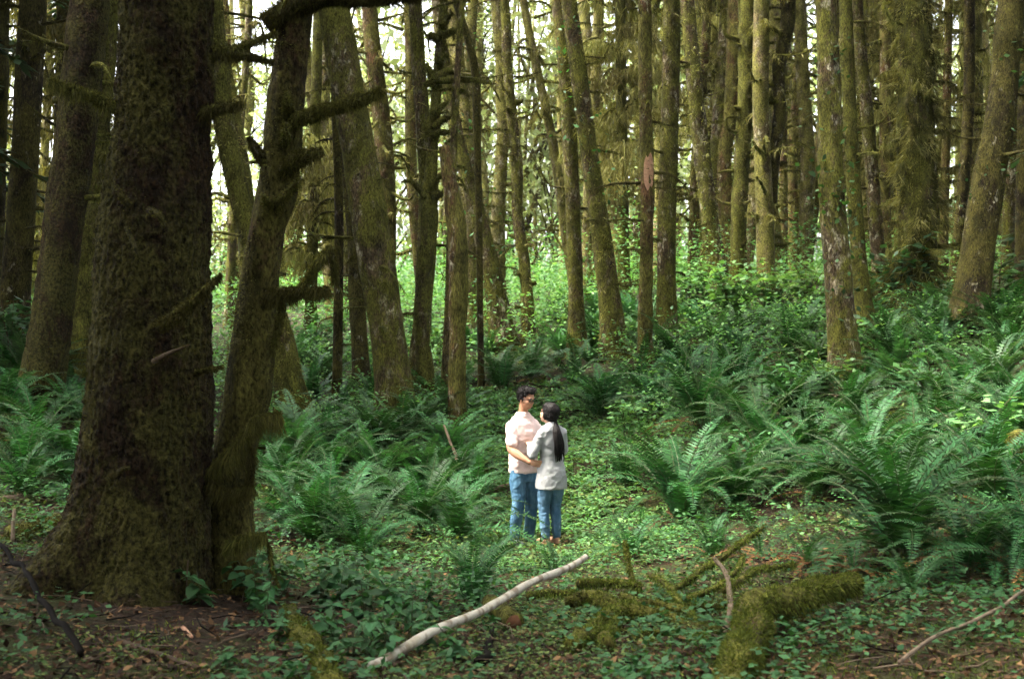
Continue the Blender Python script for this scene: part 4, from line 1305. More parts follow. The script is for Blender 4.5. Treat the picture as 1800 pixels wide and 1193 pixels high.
def cover():
    mb = MB()
    n = 52000
    x, d = scatter(n, 5.5, 30, 1.1, 1.35)
    p = np.stack([x, d, np.zeros(n)], 1)
    f = fbm(p * .9, 41, 3)
    xp = 900 + x * FPX / d
    bare = ((d < 9.2) & (xp < 650)) * .95 + ((d < 8.0) & (xp > 700)) * .15
    m = (f + .5 * fbm(p * 3.3, 43, 2)) > gp.uniform(-.35, .55, n) + bare
    m &= ~((np.abs(x - .26) < .45) & (np.abs(d - 14) < .6))
    x, d = x[m], d[m]
    z = height(x, d)
    n = len(x)
    per = 4
    hh = gp.uniform(.01, .10, n) * np.clip((d - 5) / 5, .35, 1.5)
    C = np.repeat(np.stack([x, d, z + hh], 1), per, 0) + gp.normal(size=(n * per, 3)) * [.035, .035, .012]
    L = gp.uniform(.5, 1.5, len(C)) * .016 * np.repeat(np.clip(d / 10, .8, 2.2), per)
    leaves(mb, C, L, L * .7, gp, 0, .3, 0)
    tag(ob('ground_cover', mb.mesh('ground_cover', M['cover'], False)), 'low green herbs and clover covering the floor of the clearing', 'ground cover', kind='stuff')
cover()

def path_cover():
    mb = MB()
    n = 15000
    d = gp.uniform(11.5, 24, n)
    x = .55 + (d - 14) * .03 + gp.normal(size=n) * 1.05
    m = ~((np.abs(x - .26) < .45) & (np.abs(d - 14) < .6)) & (fbm(np.stack([x, d, x * 0], 1) * 2.2, 63, 2) > gp.uniform(-.9, .5, n))
    x, d = x[m], d[m]
    n = len(x)
    z = height(x, d)
    per = 4
    hh = gp.uniform(.01, .09, n)
    C = np.repeat(np.stack([x, d, z + hh], 1), per, 0) + gp.normal(size=(n * per, 3)) * [.05, .05, .012]
    L = gp.uniform(.5, 1.5, len(C)) * .022 * np.repeat(np.clip(d / 13, .9, 1.8), per)
    leaves(mb, C, L, L * .65, gp, 0, .28, 0)
    tag(ob('clearing_herbs', mb.mesh('clearing_herbs', M['under'], False)), 'pale green low herbs carpeting the clearing round the couple', 'herbs', kind='stuff')
path_cover()

def herbs():
    """knee-low leafy sprays between the ferns and over the clearing"""
    mb = MB()
    nc = 5200
    x, d = scatter(nc, 8.2, 26, 1.06, 1.15)
    p = np.stack([x, d, np.zeros(nc)], 1)
    xp = 900 + x * FPX / d
    m = (fbm(p * .55, 87, 3) > gp.uniform(-.6, .6, nc)) & ~((d < 9.6) & ((xp < 420) | (xp > 880)))
    m &= ~((x > 1.9) & (d > 11) & (gp.random(nc) < .65))
    m &= ~((x < -.8) & (d > 11) & (gp.random(nc) < .5))
    m &= ~((np.abs(x - .26) < .8) & (d > 11.6) & (d < 14.9))
    x, d = x[m], d[m]
    nc = len(x)
    z = height(x, d)
    per = 16
    path = np.exp(-((x - .6 - (d - 14) * .03) / 1.3) ** 2) * (d > 12) * (d < 23)
    hh = gp.uniform(.05, .30, nc) * (1 - .65 * path)
    C = np.repeat(np.stack([x, d, z + hh], 1), per, 0) + gp.normal(size=(nc * per, 3)) * [.10, .10, .025]
    L = gp.uniform(.5, 1.4, len(C)) * .026 * np.repeat(np.clip(d / 13, .9, 1.8), per)
    leaves(mb, C, L, L * .62, gp, 0, .3, -.15, .1)
    tag(ob('herb_layer', mb.mesh('herb_layer', M['herb'], False)), 'light green leafy herbs growing between the ferns and over the clearing', 'herbs', kind='stuff')
herbs()

def front_herbs():
    mb = MB()
    nc = 3400
    x, d = scatter(nc, 5.6, 10.5, 1.08, 1.0)
    p = np.stack([x, d, np.zeros(nc)], 1)
    xp = 900 + x * FPX / d
    m = fbm(p * 1.1, 187, 3) > gp.uniform(-.6, .6, nc) + np.where((xp < 400), .7, 0)
    x, d = x[m], d[m]
    nc = len(x)
    z = height(x, d)
    per = 7
    C = np.repeat(np.stack([x, d, z + gp.uniform(.03, .12, nc)], 1), per, 0) + gp.normal(size=(nc * per, 3)) * [.05, .05, .018]
    L = gp.uniform(.5, 1.4, len(C)) * .026
    leaves(mb, C, L, L * .6, gp, 0, .3, -.15, .05)
    tag(ob('front_herbs', mb.mesh('front_herbs', M['herb_dark'], False)), 'low dark green leafy herbs scattered over the near forest floor', 'herbs', kind='stuff')
front_herbs()

def litter():
    mb = MB()
    n = 46000
    x, d = scatter(n, 5.5, 26, 1.1, 1.9)
    z = height(x, d)
    C = np.stack([x, d, z + gp.uniform(.004, .025, n)], 1)
    L = gp.uniform(.4, 1.4, n) * .026
    leaves(mb, C, L, L * gp.uniform(.2, .7, n), gp, 0, .35, 0)
    tag(ob('leaf_litter', mb.mesh('leaf_litter', M['litter'], False)), 'fallen brown leaves, bark flakes and needles on the forest floor', 'leaf litter', kind='stuff')
litter()

def twigs():
    mb = MB()
    n = 650
    x, d = scatter(n, 5.6, 13, 1.05, 1.2)
    z = height(x, d)
    for q in range(n):
        a = gp.uniform(0, 6.28)
        L = gp.uniform(.06, .34)
        dv = np.array([math.cos(a), math.sin(a), gp.normal() * .12]) * L
        p0 = np.array([x[q], d[q], z[q] + .012 + abs(dv[2])])
        r = gp.uniform(.002, .006)
        add_tube(mb, np.array([p0 - dv * .5, p0 + gp.normal(size=3) * L * .06, p0 + dv * .5]), np.array([r, r * .85, r * .5]), 4, int(gp.integers(0, 3)))
    tag(ob('twig_litter', mb.mesh('twig_litter', [M['twig'], M['wood'], M['darktwig']])), 'small dead twigs strewn over the near forest floor', 'twigs', kind='stuff')
twigs()

def moss_carpet():
    mb = MB()
    n = 130000
    x, d = scatter(n, 5.5, 20, 1.1, 1.7)
    p = np.stack([x, d, np.zeros(n)], 1)
    xp = 900 + x * FPX / d
    f = fbm(p * .7, 51, 3) + np.where((xp > 900) & (d < 10), .35, 0) - np.where((xp < 600) & (d < 9), .12, 0)
    m = f > gp.uniform(-.2, .7, n)
    x, d = x[m], d[m]
    P = np.stack([x, d, height(x, d) - .004], 1)
    N = np.zeros_like(P); N[:, 2] = 1
    fuzz(mb, P, N, gp.uniform(.012, .045, len(P)), gp, 0, .004, 0, .7)
    tag(ob('moss_carpet', mb.mesh('moss_carpet', M['moss_green'], False)), 'yellow-green moss tufts spread over the forest floor', 'moss', kind='stuff')
moss_carpet()
# ------------------------------------------------------------------ fallen wood
def log(name, label, pts, r0, r1, mat, k=16, step=.05, rough=.12, fz=0, flen=.03, hang=0, hlen=.05, moss='moss_green', cat='log', group=None, fw=.004, lift=0.0, seed=1, rf=9.0, upright=False):
    """pts: photo pixels (x,row,depth); radii in photo pixels at the mean depth"""
    g = np.random.default_rng(500 + seed)
    Q = []
    for p in pts:
        gq = G(p[0], min(p[1], 1190)) if p[1] > 700 else None
        if p[1] > 1190:      # beyond the lower edge: carry on towards the lens
            gq = G(p[0], 1190) + np.array([0, -(p[1] - 1190) * .012, 0])
        if upright == 'abs':
            Q.append(px(*p))
        elif gq is not None and not upright:
            q_ = gq + np.array([0, 0, (r0 + r1) * .5 * gq[1] / FPX * .55 + lift])
            Q.append(q_)
        else:
            d0 = G(*pts[0][:2])[1] if pts[0][1] < 1190 else p[2]
            Q.append(px(p[0], p[1], d0 + p[2] - pts[0][2]))
    P = np.array(Q)
    D = P[:, 1].mean()
    base = P[0].copy()
    P = resample(P - base, step)
    r = np.linspace(r0, r1, len(P)) * D / FPX
    jt = np.stack([vnoise(P * 4.0 + seed * 7.7, 40), vnoise(P * 4.0 + seed * 7.7, 41), vnoise(P * 4.0 + seed * 7.7, 42)], 1)
    P = P + jt * np.minimum(r.mean() * 1.3, .035)
    r = r * (1 + .16 * vnoise(P * 6 + seed, 43))
    cc = np.stack([np.repeat(P[:, 0:1], k, 1) * rf + np.cos(np.arange(k) * 6.283 / k) * 1.2, np.repeat(P[:, 1:2], k, 1) * rf + np.sin(np.arange(k) * 6.283 / k) * 1.2, np.repeat(P[:, 2:3], k, 1) * rf], -1)
    mul = 1 + fbm(cc.reshape(-1, 3) + seed * 3.1, seed, 3).reshape(len(P), k) * rough
    mb = MB()
    V, Dn = add_tube(mb, P, r, k, 0, mul)
    T = Tree()
    T.root = thing(name, label, cat, base, group)
    ob('wood', mb.mesh('wood', M[mat]), T.root)
    T.base, T.D, T.P, T.r, T.V, T.Dn, T.k, T.g, T.seed = base, D, P, r, V, Dn, k, g, seed
    if fz or hang:
        fb = MB()
        if fz:
            p, nn = on_tube(V, Dn, len(P), k, fz, g)
            up = (nn[:, 2] > g.uniform(-.7, .2, fz)) & (fbm(p * 5.5 + seed, 90, 2) > g.uniform(-.75, .1, fz))
            p, nn = p[up], nn[up]
            fuzz(fb, p, nn, g.uniform(.4, 1.4, len(p)) * flen * .7 * (1 + .7 * vnoise(p * 14, 3)), g, 0, fw, -.05, .6)
        if hang:
            p, nn = on_tube(V, Dn, len(P), k, hang, g)
            dn = nn[:, 2] < .25
            p, nn = p[dn], nn[dn].copy()
            nn[:, 2] = -.8
            fuzz(fb, p, nn, g.uniform(.3, 1, len(p)) * hlen, g, 0, fw, .5, .3)
        f = ob('moss', fb.mesh('moss', M[moss], False), T.root)
        f['kind'] = 'stuff'
    return T

# the white banded pole lying across the foreground: its own length along local X so that the bands ring it
def pale_pole():
    a = G(652, 1178) + np.array([0, 0, .03])
    c = px(1032, 976, a[1] + 2.3)
    L = np.linalg.norm(c - a)
    n = 90
    xs = np.linspace(0, L, n)
    P = np.stack([xs, vnoise(np.stack([xs * 1.7, xs * 0 + 3, xs * 0], 1), 6) * .03, vnoise(np.stack([xs * 1.7, xs * 0 + 9, xs * 0], 1), 7) * .028], 1)
    k = 16
    g = np.random.default_rng(3)
    knots = 1 + .28 * np.clip(vnoise(np.stack([xs * 7, xs * 0, xs * 0], 1), 8), 0, 1)
    mul = knots[:, None] * (1 + .05 * fbm(np.stack([np.repeat(xs[:, None] * 12, k, 1), np.tile(np.cos(np.arange(k) * .39) * 1.5, (n, 1)), np.tile(np.sin(np.arange(k) * .39) * 1.5, (n, 1))], -1).reshape(-1, 3), 2, 2).reshape(n, k))
    mb = MB()
    add_tube(mb, P, np.interp(xs, [0, L * .4, L], [.027, .024, .021]), k, 0, mul)
    root = thing('birch_pole', 'white banded birch pole lying diagonally across the foreground', 'log', a)
    d = Vector(c - a)
    root.rotation_euler = d.to_track_quat('X', 'Z').to_euler()
    ob('wood', mb.mesh('pole_wood', M['birch']), root)
    cb = MB()
    add_tube(cb, np.array([[L - .001, P[-1, 1], P[-1, 2]], [L + .012, P[-1, 1], P[-1, 2]]]), np.array([.020, .016]), 16, 0)
    ob('cut_end', cb.mesh('cut_end', M['wood']), root)
pale_pole()

def cut_round():
    p = G(905, 1112) + np.array([0, 0, .055])
    root = thing('cut_log', 'short sawn log end with an orange-brown cut face below the birch pole', 'log', p)
    mb = MB()
    q = np.array([[0, 0, 0], [-.05, .18, .01], [-.16, .5, .02]])
    add_tube(mb, resample(q, .06), .062, 20, 0, None)
    ob('wood', mb.mesh('log_wood', M['mossbark']), root)
    cb = MB()
    add_tube(cb, np.array([[.003, -.006, 0], [-.002, .006, 0]]), np.array([.052, .056]), 20, 0)
    ob('cut_face', cb.mesh('cut_face', M['cutwood']), root)
cut_round()

log('mossy_log', 'thick moss-covered fallen log with a forked elbow at the lower right', [(1285, 1225, 6.15), (1300, 1150, 6.6), (1318, 1085, 7.1), (1352, 1060, 7.35), (1410, 1046, 7.6), (1430, 1038, 7.75), (1505, 1022, 8.1)], 30, 19, 'mossbark', 32, .035, .22, 20000, .03, 6000, .06, seed=1, upright='abs', rf=7)
for q, (pts, r, lab) in enumerate([
        ([(985, 1062, 8.6), (1040, 1052, 8.6), (1110, 1075, 8.1), (1190, 1090, 7.8), (1262, 1108, 7.4)], 14, 'mossy branch running right along the bottom of the branch tangle'),
        ([(1005, 1140, 7.1), (1040, 1110, 7.5), (1075, 1085, 7.9), (1120, 1070, 8.3)], 16, 'mossy branch bending down at the left of the branch tangle'),
        ([(1090, 1050, 8.7), (1150, 1062, 8.4), (1215, 1070, 8.2), (1275, 1062, 8.2)], 10, 'mossy branch across the middle of the branch tangle'),
        ([(1060, 1135, 7.2), (1075, 1105, 7.6), (1080, 1080, 8.0)], 12, 'short mossy stub at the front of the branch tangle'),
        ([(1120, 1050, 9.2), (1108, 1000, 9.3), (1098, 950, 9.5)], 4.5, 'leaning mossy stick at the back of the branch tangle'),
        ([(1180, 1038, 8.9), (1230, 1000, 9.1), (1262, 985, 9.2), (1290, 960, 9.3), (1345, 925, 9.5)], 6, 'crooked mossy branch rising right from the branch tangle'),
        ([(1010, 1030, 8.9), (1060, 1022, 9.0), (1130, 1035, 8.9)], 7, 'slim mossy branch at the top of the branch tangle'),
        ([(1120, 1120, 7.4), (1180, 1112, 7.5), (1245, 1128, 7.2)], 9, 'mossy branch lowest in the branch tangle, near the big log'),
        ([(1140, 1010, 9.2), (1190, 1045, 8.6), (1225, 1100, 7.7)], 6, 'thin mossy branch slanting down through the branch tangle'),
        ([(1270, 1040, 8.4), (1330, 1005, 8.8), (1400, 995, 9.0)], 6, 'mossy branch lying behind the elbow of the thick mossy log'),
        ([(1030, 1085, 8.0), (1090, 1110, 7.7), (1150, 1135, 7.3)], 8, 'mossy branch crossing low in front of the branch tangle'),
        ([(930, 1050, 8.8), (990, 1040, 8.9), (1050, 1048, 8.8)], 6, 'mossy branch at the left end of the branch tangle, by the birch pole'),
        ([(1210, 1050, 8.6), (1262, 1030, 8.8), (1300, 1000, 9.1), (1310, 975, 9.3)], 5, 'thin hooked mossy branch between tangle and rusty fern')]):
    log('mossy_branch', lab, pts, r, r * .7, 'mossbark', 12, .04, .28, int(r * 260), .026, int(r * 90), .05, 'moss_green', 'branch', 'mossy branch tangle', seed=10 + q, upright='abs')
log('mossy_root', 'moss-padded root running to the lower edge, left of the birch pole', [(500, 1085, 7.9), (530, 1130, 7.4), (565, 1170, 6.9), (600, 1215, 6.5)], 18, 20, 'mossbark', 16, .04, .2, 5000, .03, 800, .04, 'moss_green', 'root', seed=20)
log('mossy_log', 'mossy fallen log behind the lush fern, left of the stout alder', [(445, 792, 16.2), (520, 790, 16.3), (590, 800, 16.2), (650, 790, 16.0)], 11, 9, 'mossbark', 14, .08, .2, 3000, .04, 800, .08, 'moss_green', 'log', seed=21)
log('rotten_branch', 'rotten branch on the ground at the left edge below dark ferns', [(-20, 892, 10.2), (40, 880, 10.4), (110, 868, 10.8)], 9, 6, 'wood', 10, .08, .2, 400, .02, 0, .05, 'moss', 'branch', seed=22)
log('rotten_branch', 'grey broken stick leaning by the massive spruce\'s left root', [(20, 960, 9.2), (26, 925, 9.3), (30, 898, 9.4)], 4, 3, 'wood', 8, .06, .15, seed=23, cat='branch', upright=True)
log('fallen_trunk', 'dark mossy trunk piece lying left of the massive spruce root', [(20, 950, 9.6), (60, 940, 9.8), (100, 925, 10)], 18, 16, 'mossbark', 14, .06, .2, 1500, .03, 0, .05, 'moss', 'log', seed=24)
log('dark_stick', 'black wet stick slanting through the lower left corner', [(-25, 970, 6.6), (40, 1040, 6.4), (90, 1110, 6.2), (150, 1195, 6.0)], 4.5, 5.5, 'darktwig', 10, .05, .12, seed=25, cat='stick', lift=.12)
log('dead_branch', 'pale dead branch propped in the lower right corner', [(1560, 1205, 6.3), (1650, 1150, 6.5), (1740, 1170 - 55, 6.8), (1815, 1055, 7.0)], 3.5, 3, 'wood', 10, .05, .15, seed=26, cat='branch', lift=.1)
log('dead_branch', 'bare peeling branch leaning behind the mossy log elbow', [(1275, 1118, 7.9), (1280, 1060, 8.2), (1272, 1010, 8.5), (1258, 985, 8.7)], 6, 4, 'wood', 10, .04, .15, 300, .02, 0, .03, 'moss_green', 'branch', seed=27, upright=True)
log('dead_branch', 'pale dead branch on the slope left of the man\'s knees', [(775, 905, 15.0), (830, 882, 15.4), (885, 858, 15.6), (900, 850, 15.7)], 5, 4, 'wood', 8, .06, .15, seed=28, cat='branch')
log('dead_branch', 'thin pale stick leaning upright left of the man', [(806, 862, 15.6), (800, 800, 15.8), (780, 745, 16)], 3.0, 2.2, 'wood', 6, .08, .1, seed=29, cat='stick', upright=True)
log('twig', 'long bare twig lying across the mossy branch tangle', [(1000, 1032, 8.4), (1100, 1040, 8.3), (1200, 1022, 8.4), (1300, 1035, 8.2), (1390, 1030, 8.4)], 3, 2, 'wood', 6, .06, .2, seed=30, cat='twig')
log('twig', 'forked bare twig behind the branch tangle', [(1110, 990, 9.4), (1180, 985, 9.5), (1260, 975, 9.6), (1330, 990, 9.5)], 3, 2, 'wood', 6, .06, .2, seed=31, cat='twig')
log('twig', 'slim brown twig on the floor in front of the massive spruce', [(185, 1125, 7.0), (240, 1145, 6.8), (300, 1165, 6.7), (345, 1180, 6.6)], 6, 4, 'twig', 8, .05, .2, 300, .02, 0, .02, 'moss_green', 'twig', seed=32)
log('twig', 'broken brown twig in the litter at the lower left', [(150, 1165, 6.6), (190, 1150, 6.7), (235, 1140, 6.8)], 5, 3, 'wood', 8, .05, .2, seed=33, cat='twig')
log('bark_chip', 'pale split wood chip on the litter below the massive spruce', [(322, 1105, 7.4), (330, 1113, 7.35), (340, 1122, 7.3)], 4.5, 3, 'torn', 6, .02, .1, seed=34, cat='chip')
log('twig', 'upright dry stalk before the gap between the two big left trunks', [(328, 1062, 8.1), (329, 1010, 8.1), (330, 985, 8.1)], 1.6, 1.0, 'twig', 6, .06, .1, seed=35, cat='stalk', upright=True)
log('dead_branch', 'grey fallen branch half hidden under the largest fern', [(1560, 955, 10.4), (1630, 948, 10.5), (1700, 950, 10.6)], 5, 4, 'wood', 8, .06, .15, seed=36, cat='branch')
log('dark_stick', 'dark twisted root stub at the lower edge below the birch pole', [(850, 1180, 6.9), (858, 1140, 7.2), (868, 1100, 7.6), (850, 1085, 7.9)], 9, 4, 'darktwig', 10, .04, .3, seed=37, cat='stick')
# ------------------------------------------------------------------ the couple
def cloth(name, c, weave=300, var=.12, rough=.85, wear=None):
    t = NT(name)
    v = t.mapped((1, 1, 1), False)
    a = t.noise(v, 7, 4, .6)
    b2 = t.noise(v, weave, 2)
    cc = t.mix(a, tuple(x * (1 - var) for x in c), tuple(x * (1 + var) for x in c))
    if wear:
        w1 = t.noise(t.mapped((5, 5, 1.6), False), 2.2, 4, .65)
        cc = t.mix(t.ramp(w1, [(.42, 0.0), (.68, 1.0)]), cc, wear)
    bp = t.n('ShaderNodeBump', {'Height': t.math('ADD', b2, t.math('MULTIPLY', t.noise(v, 22, 3, .6), 2.0)), 'Strength': .35, 'Distance': .006})
    p = t.n('ShaderNodeBsdfPrincipled', {'Base Color': cc, 'Roughness': rough, 'Specular IOR Level': .2, 'Normal': bp.outputs[0]})
    return t.done(p.outputs[0])
def skinmat(name, c):
    t = NT(name)
    v = t.mapped((1, 1, 1), False)
    cc = t.mix(t.noise(v, 14, 3), tuple(x * .85 for x in c), tuple(x * 1.12 for x in c))
    p = t.n('ShaderNodeBsdfPrincipled', {'Base Color': cc, 'Roughness': .55, 'Specular IOR Level': .35, 'Subsurface Weight': .12, 'Subsurface Radius': (.012, .004, .002)})
    return t.done(p.outputs[0])
def hairmat(name):
    t = NT(name)
    v = t.mapped((60, 60, 4), False)
    n1 = t.noise(v, 3, 3)
    cc = t.mix(n1, (.004, .0035, .0035), (.016, .013, .012))
    bp = t.n('ShaderNodeBump', {'Height': n1, 'Strength': .6, 'Distance': .004})
    p = t.n('ShaderNodeBsdfPrincipled', {'Base Color': cc, 'Roughness': .5, 'Specular IOR Level': .1, 'Normal': bp.outputs[0]})
    return t.done(p.outputs[0])
M['skin_m'] = skinmat('tan_skin', (.40, .20, .115))
M['skin_w'] = skinmat('light_skin', (.50, .28, .19))
M['pink'] = cloth('pale_pink_cotton', (.74, .55, .50))
M['grey'] = cloth('light_grey_knit', (.31, .31, .305), 220, .10)
M['denim_m'] = cloth('faded_blue_denim', (.055, .135, .22), 350, .2, .85, (.14, .27, .38))
M['denim_w'] = cloth('blue_denim', (.055, .125, .205), 350, .2, .85, (.14, .25, .36))
M['hair'] = hairmat('black_hair')
M['lens_frame'] = plain('black_glasses_frame', (.01, .01, .011), .35, .5, .05)
M['shoe_dark'] = plain('dark_shoe_leather', (.035, .035, .04), .6, .3, .2)
M['shoe_tan'] = plain('tan_shoe_leather', (.30, .17, .10), .65, .3, .15)
M['lip'] = plain('lip', (.30, .10, .085), .5, .4, .05)
M['eye'] = plain('dark_eye', (.012, .008, .006), .2, .5, .05)
tg = NT('spectacle_glass')
_g = tg.n('ShaderNodeBsdfGlossy', {'Roughness': .05})
_t = tg.n('ShaderNodeBsdfTransparent', {'Color': (.72, .75, .74, 1)})
M['glass'] = tg.done(tg.n('ShaderNodeMixShader', {0: .12, 1: _t.outputs[0], 2: _g.outputs[0]}).outputs[0])

def ell(mb, c, r, R=None, n=14, mat=0):
    """closed ellipsoid"""
    u = np.linspace(0, np.pi, n)[1:-1]
    k = n * 2
    a = np.linspace(0, 2 * np.pi, k, endpoint=False)
    S = np.stack([np.sin(u)[:, None] * np.cos(a), np.sin(u)[:, None] * np.sin(a), np.repeat(np.cos(u)[:, None], k, 1)], -1).reshape(-1, 3)
    S = np.vstack([S, [[0, 0, 1], [0, 0, -1]]]) * np.asarray(r)
    if R is not None:
        S = S @ np.asarray(R).T
    V = S + np.asarray(c)
    m = len(u)
    i = np.arange(m - 1)[:, None] * k
    j = np.arange(k)[None, :]
    jn = (j + 1) % k
    Q = np.stack([i + j, i + k + j, i + k + jn, i + jn], -1).reshape(-1, 4)
    jj = np.arange(k)
    C = np.concatenate([np.stack([np.full(k, m * k), jj, (jj + 1) % k], -1), np.stack([np.full(k, m * k + 1), (m - 1) * k + (jj + 1) % k, (m - 1) * k + jj], -1)])
    base = mb.n
    mb.add(V, Q, mat)
    mb.F.append((C + base, mat))

def loft(mb, secs, k=28):
    """stack of ellipses (z, cx, cy, rx, ry), closed"""
    s = np.array(secs, float)
    zi = np.linspace(0, len(s) - 1, len(s) * 4)
    S = np.stack([np.interp(zi, np.arange(len(s)), s[:, c]) for c in range(5)], 1)
    a = np.linspace(0, 2 * np.pi, k, endpoint=False)
    ca = np.sign(np.cos(a)) * np.abs(np.cos(a)) ** .85
    sa = np.sign(np.sin(a)) * np.abs(np.sin(a)) ** .85
    V = np.stack([S[:, 1:2] + S[:, 3:4] * ca, S[:, 2:3] + S[:, 4:5] * sa, np.repeat(S[:, 0:1], k, 1)], -1).reshape(-1, 3)
    n = len(S)
    V = np.vstack([V, [[S[0, 1], S[0, 2], S[0, 0]], [S[-1, 1], S[-1, 2], S[-1, 0]]]])
    i = np.arange(n - 1)[:, None] * k
    j = np.arange(k)[None, :]
    jn = (j + 1) % k
    up = S[-1, 0] > S[0, 0]
    Q = np.stack([i + j, i + jn, i + k + jn, i + k + j], -1).reshape(-1, 4)
    jj = np.arange(k)
    C = np.concatenate([np.stack([np.full(k, n * k), (jj + 1) % k, jj], -1), np.stack([np.full(k, n * k + 1), (n - 1) * k + jj, (n - 1) * k + (jj + 1) % k], -1)])
    if not up:
        Q, C = Q[:, ::-1], C[:, ::-1]
    base = mb.n
    mb.add(V, Q)
    mb.F.append((C + base, 0))

def limb(mb, pts, rad, k=14, step=.02):
    """smooth tapered limb through joints"""
    A = resample(np.hstack([np.array(pts, float), np.array(rad, float)[:, None]]), step)
    add_tube(mb, A[:, :3], A[:, 3], k, 0)
    ell(mb, A[-1, :3], (A[-1, 3],) * 3, None, 8)
    ell(mb, A[0, :3], (A[0, 3],) * 3, None, 8)

def fuse(mb, name, mat, voxel=.007, smooth=6, fold=0.0, ff=(9, 9, 5), seed=0):
    """union of the overlapping closed shapes as one continuous skin"""
    me = mb.mesh(name + '_raw', mat)
    o = bpy.data.objects.new(name + '_raw', me)
    col.objects.link(o)
    m = o.modifiers.new('r', 'REMESH')
    m.mode = 'VOXEL'
    m.voxel_size = voxel
    m.use_smooth_shade = True
    m2 = o.modifiers.new('s', 'SMOOTH')
    m2.factor = .5
    m2.iterations = smooth
    dg = bpy.context.evaluated_depsgraph_get()
    out = bpy.data.meshes.new_from_object(o.evaluated_get(dg))
    out.name = name
    bpy.data.objects.remove(o)
    bpy.data.meshes.remove(me)
    n = len(out.vertices)
    if fold:
        co = np.empty(n * 3, np.float32)
        no = np.empty(n * 3, np.float32)
        out.vertices.foreach_get('co', co)
        out.vertex_normals.foreach_get('vector', no)
        co = co.reshape(-1, 3).astype(float)
        f = fbm(co * np.array(ff) + seed, 71 + seed, 3)
        co = co + no.reshape(-1, 3) * ((1 - np.abs(f)) ** 2 - .25)[:, None] * fold
        out.vertices.foreach_set('co', co.astype(np.float32).ravel())
    out.polygons.foreach_set('use_smooth', np.ones(len(out.polygons), bool))
    out.materials.clear()
    out.materials.append(mat)
    out.update()
    return out

def rotz(a):
    c, s = math.cos(a), math.sin(a)
    return np.array([[c, -s, 0], [s, c, 0], [0, 0, 1.0]])
def roty(a):
    c, s = math.cos(a), math.sin(a)
    return np.array([[c, 0, s], [0, 1, 0], [-s, 0, c]])

def hand(mb, wrist, d, palm_n, s=1.0, thumb=1):
    """palm, four fingers and a thumb; d points along the fingers, palm_n out of the palm; fingers curl towards palm_n"""
    d = nrm(np.array(d, float)); pn = np.array(palm_n, float)
    pn = nrm(pn - d * np.dot(pn, d))
    sd = np.cross(d, pn) * thumb
    w0 = np.array(wrist, float)
    Rm = np.stack([d, sd, pn], 1)
    ell(mb, w0 + d * .048 * s, (.052 * s, .040 * s, .016 * s), Rm, 10)
    for q, (off, ln) in enumerate(((.029, .068), (.010, .078), (-.010, .073), (-.028, .058))):
        a = w0 + d * .082 * s + sd * off * s
        b1 = a + d * ln * .45 * s + pn * .006 * s + sd * off * .15 * s
        c1 = a + d * ln * .80 * s + pn * .022 * s
        e1 = a + d * ln * .95 * s + pn * .040 * s
        limb(mb, [a - d * .02 * s, b1, c1, e1], np.array([.0095, .0088, .0082, .0070]) * s, 8, .008)
    a = w0 + d * .025 * s + sd * .030 * s
    limb(mb, [a, a + d * .024 * s + sd * .026 * s + pn * .008 * s, a + d * .058 * s + sd * .034 * s + pn * .018 * s], np.array([.013, .0105, .0085]) * s, 8, .008)

def head_shapes(mb, c, Rm, s=1.0):
    def e(o, r, n=14):
        ell(mb, c + Rm @ (np.array(o) * s), np.array(r) * s, Rm, n)
    e((-.012, 0, .032), (.098, .077, .092))
    e((.022, 0, -.030), (.072, .064, .080))
    e((.040, 0, -.082), (.040, .040, .026))
    e((.074, 0, .026), (.020, .055, .016))             # brow
    e((.097, 0, -.020), (.013, .011, .020))            # nose tip
    e((.086, 0, .000), (.012, .008, .028))             # nose bridge
    e((.082, 0, -.060), (.014, .026, .010))            # mouth
    for y in (-1, 1):
        e((.060, y * .036, -.022), (.026, .022, .024))  # cheeks
        e((-.005, y * .078, -.008), (.018, .008, .030)) # ears

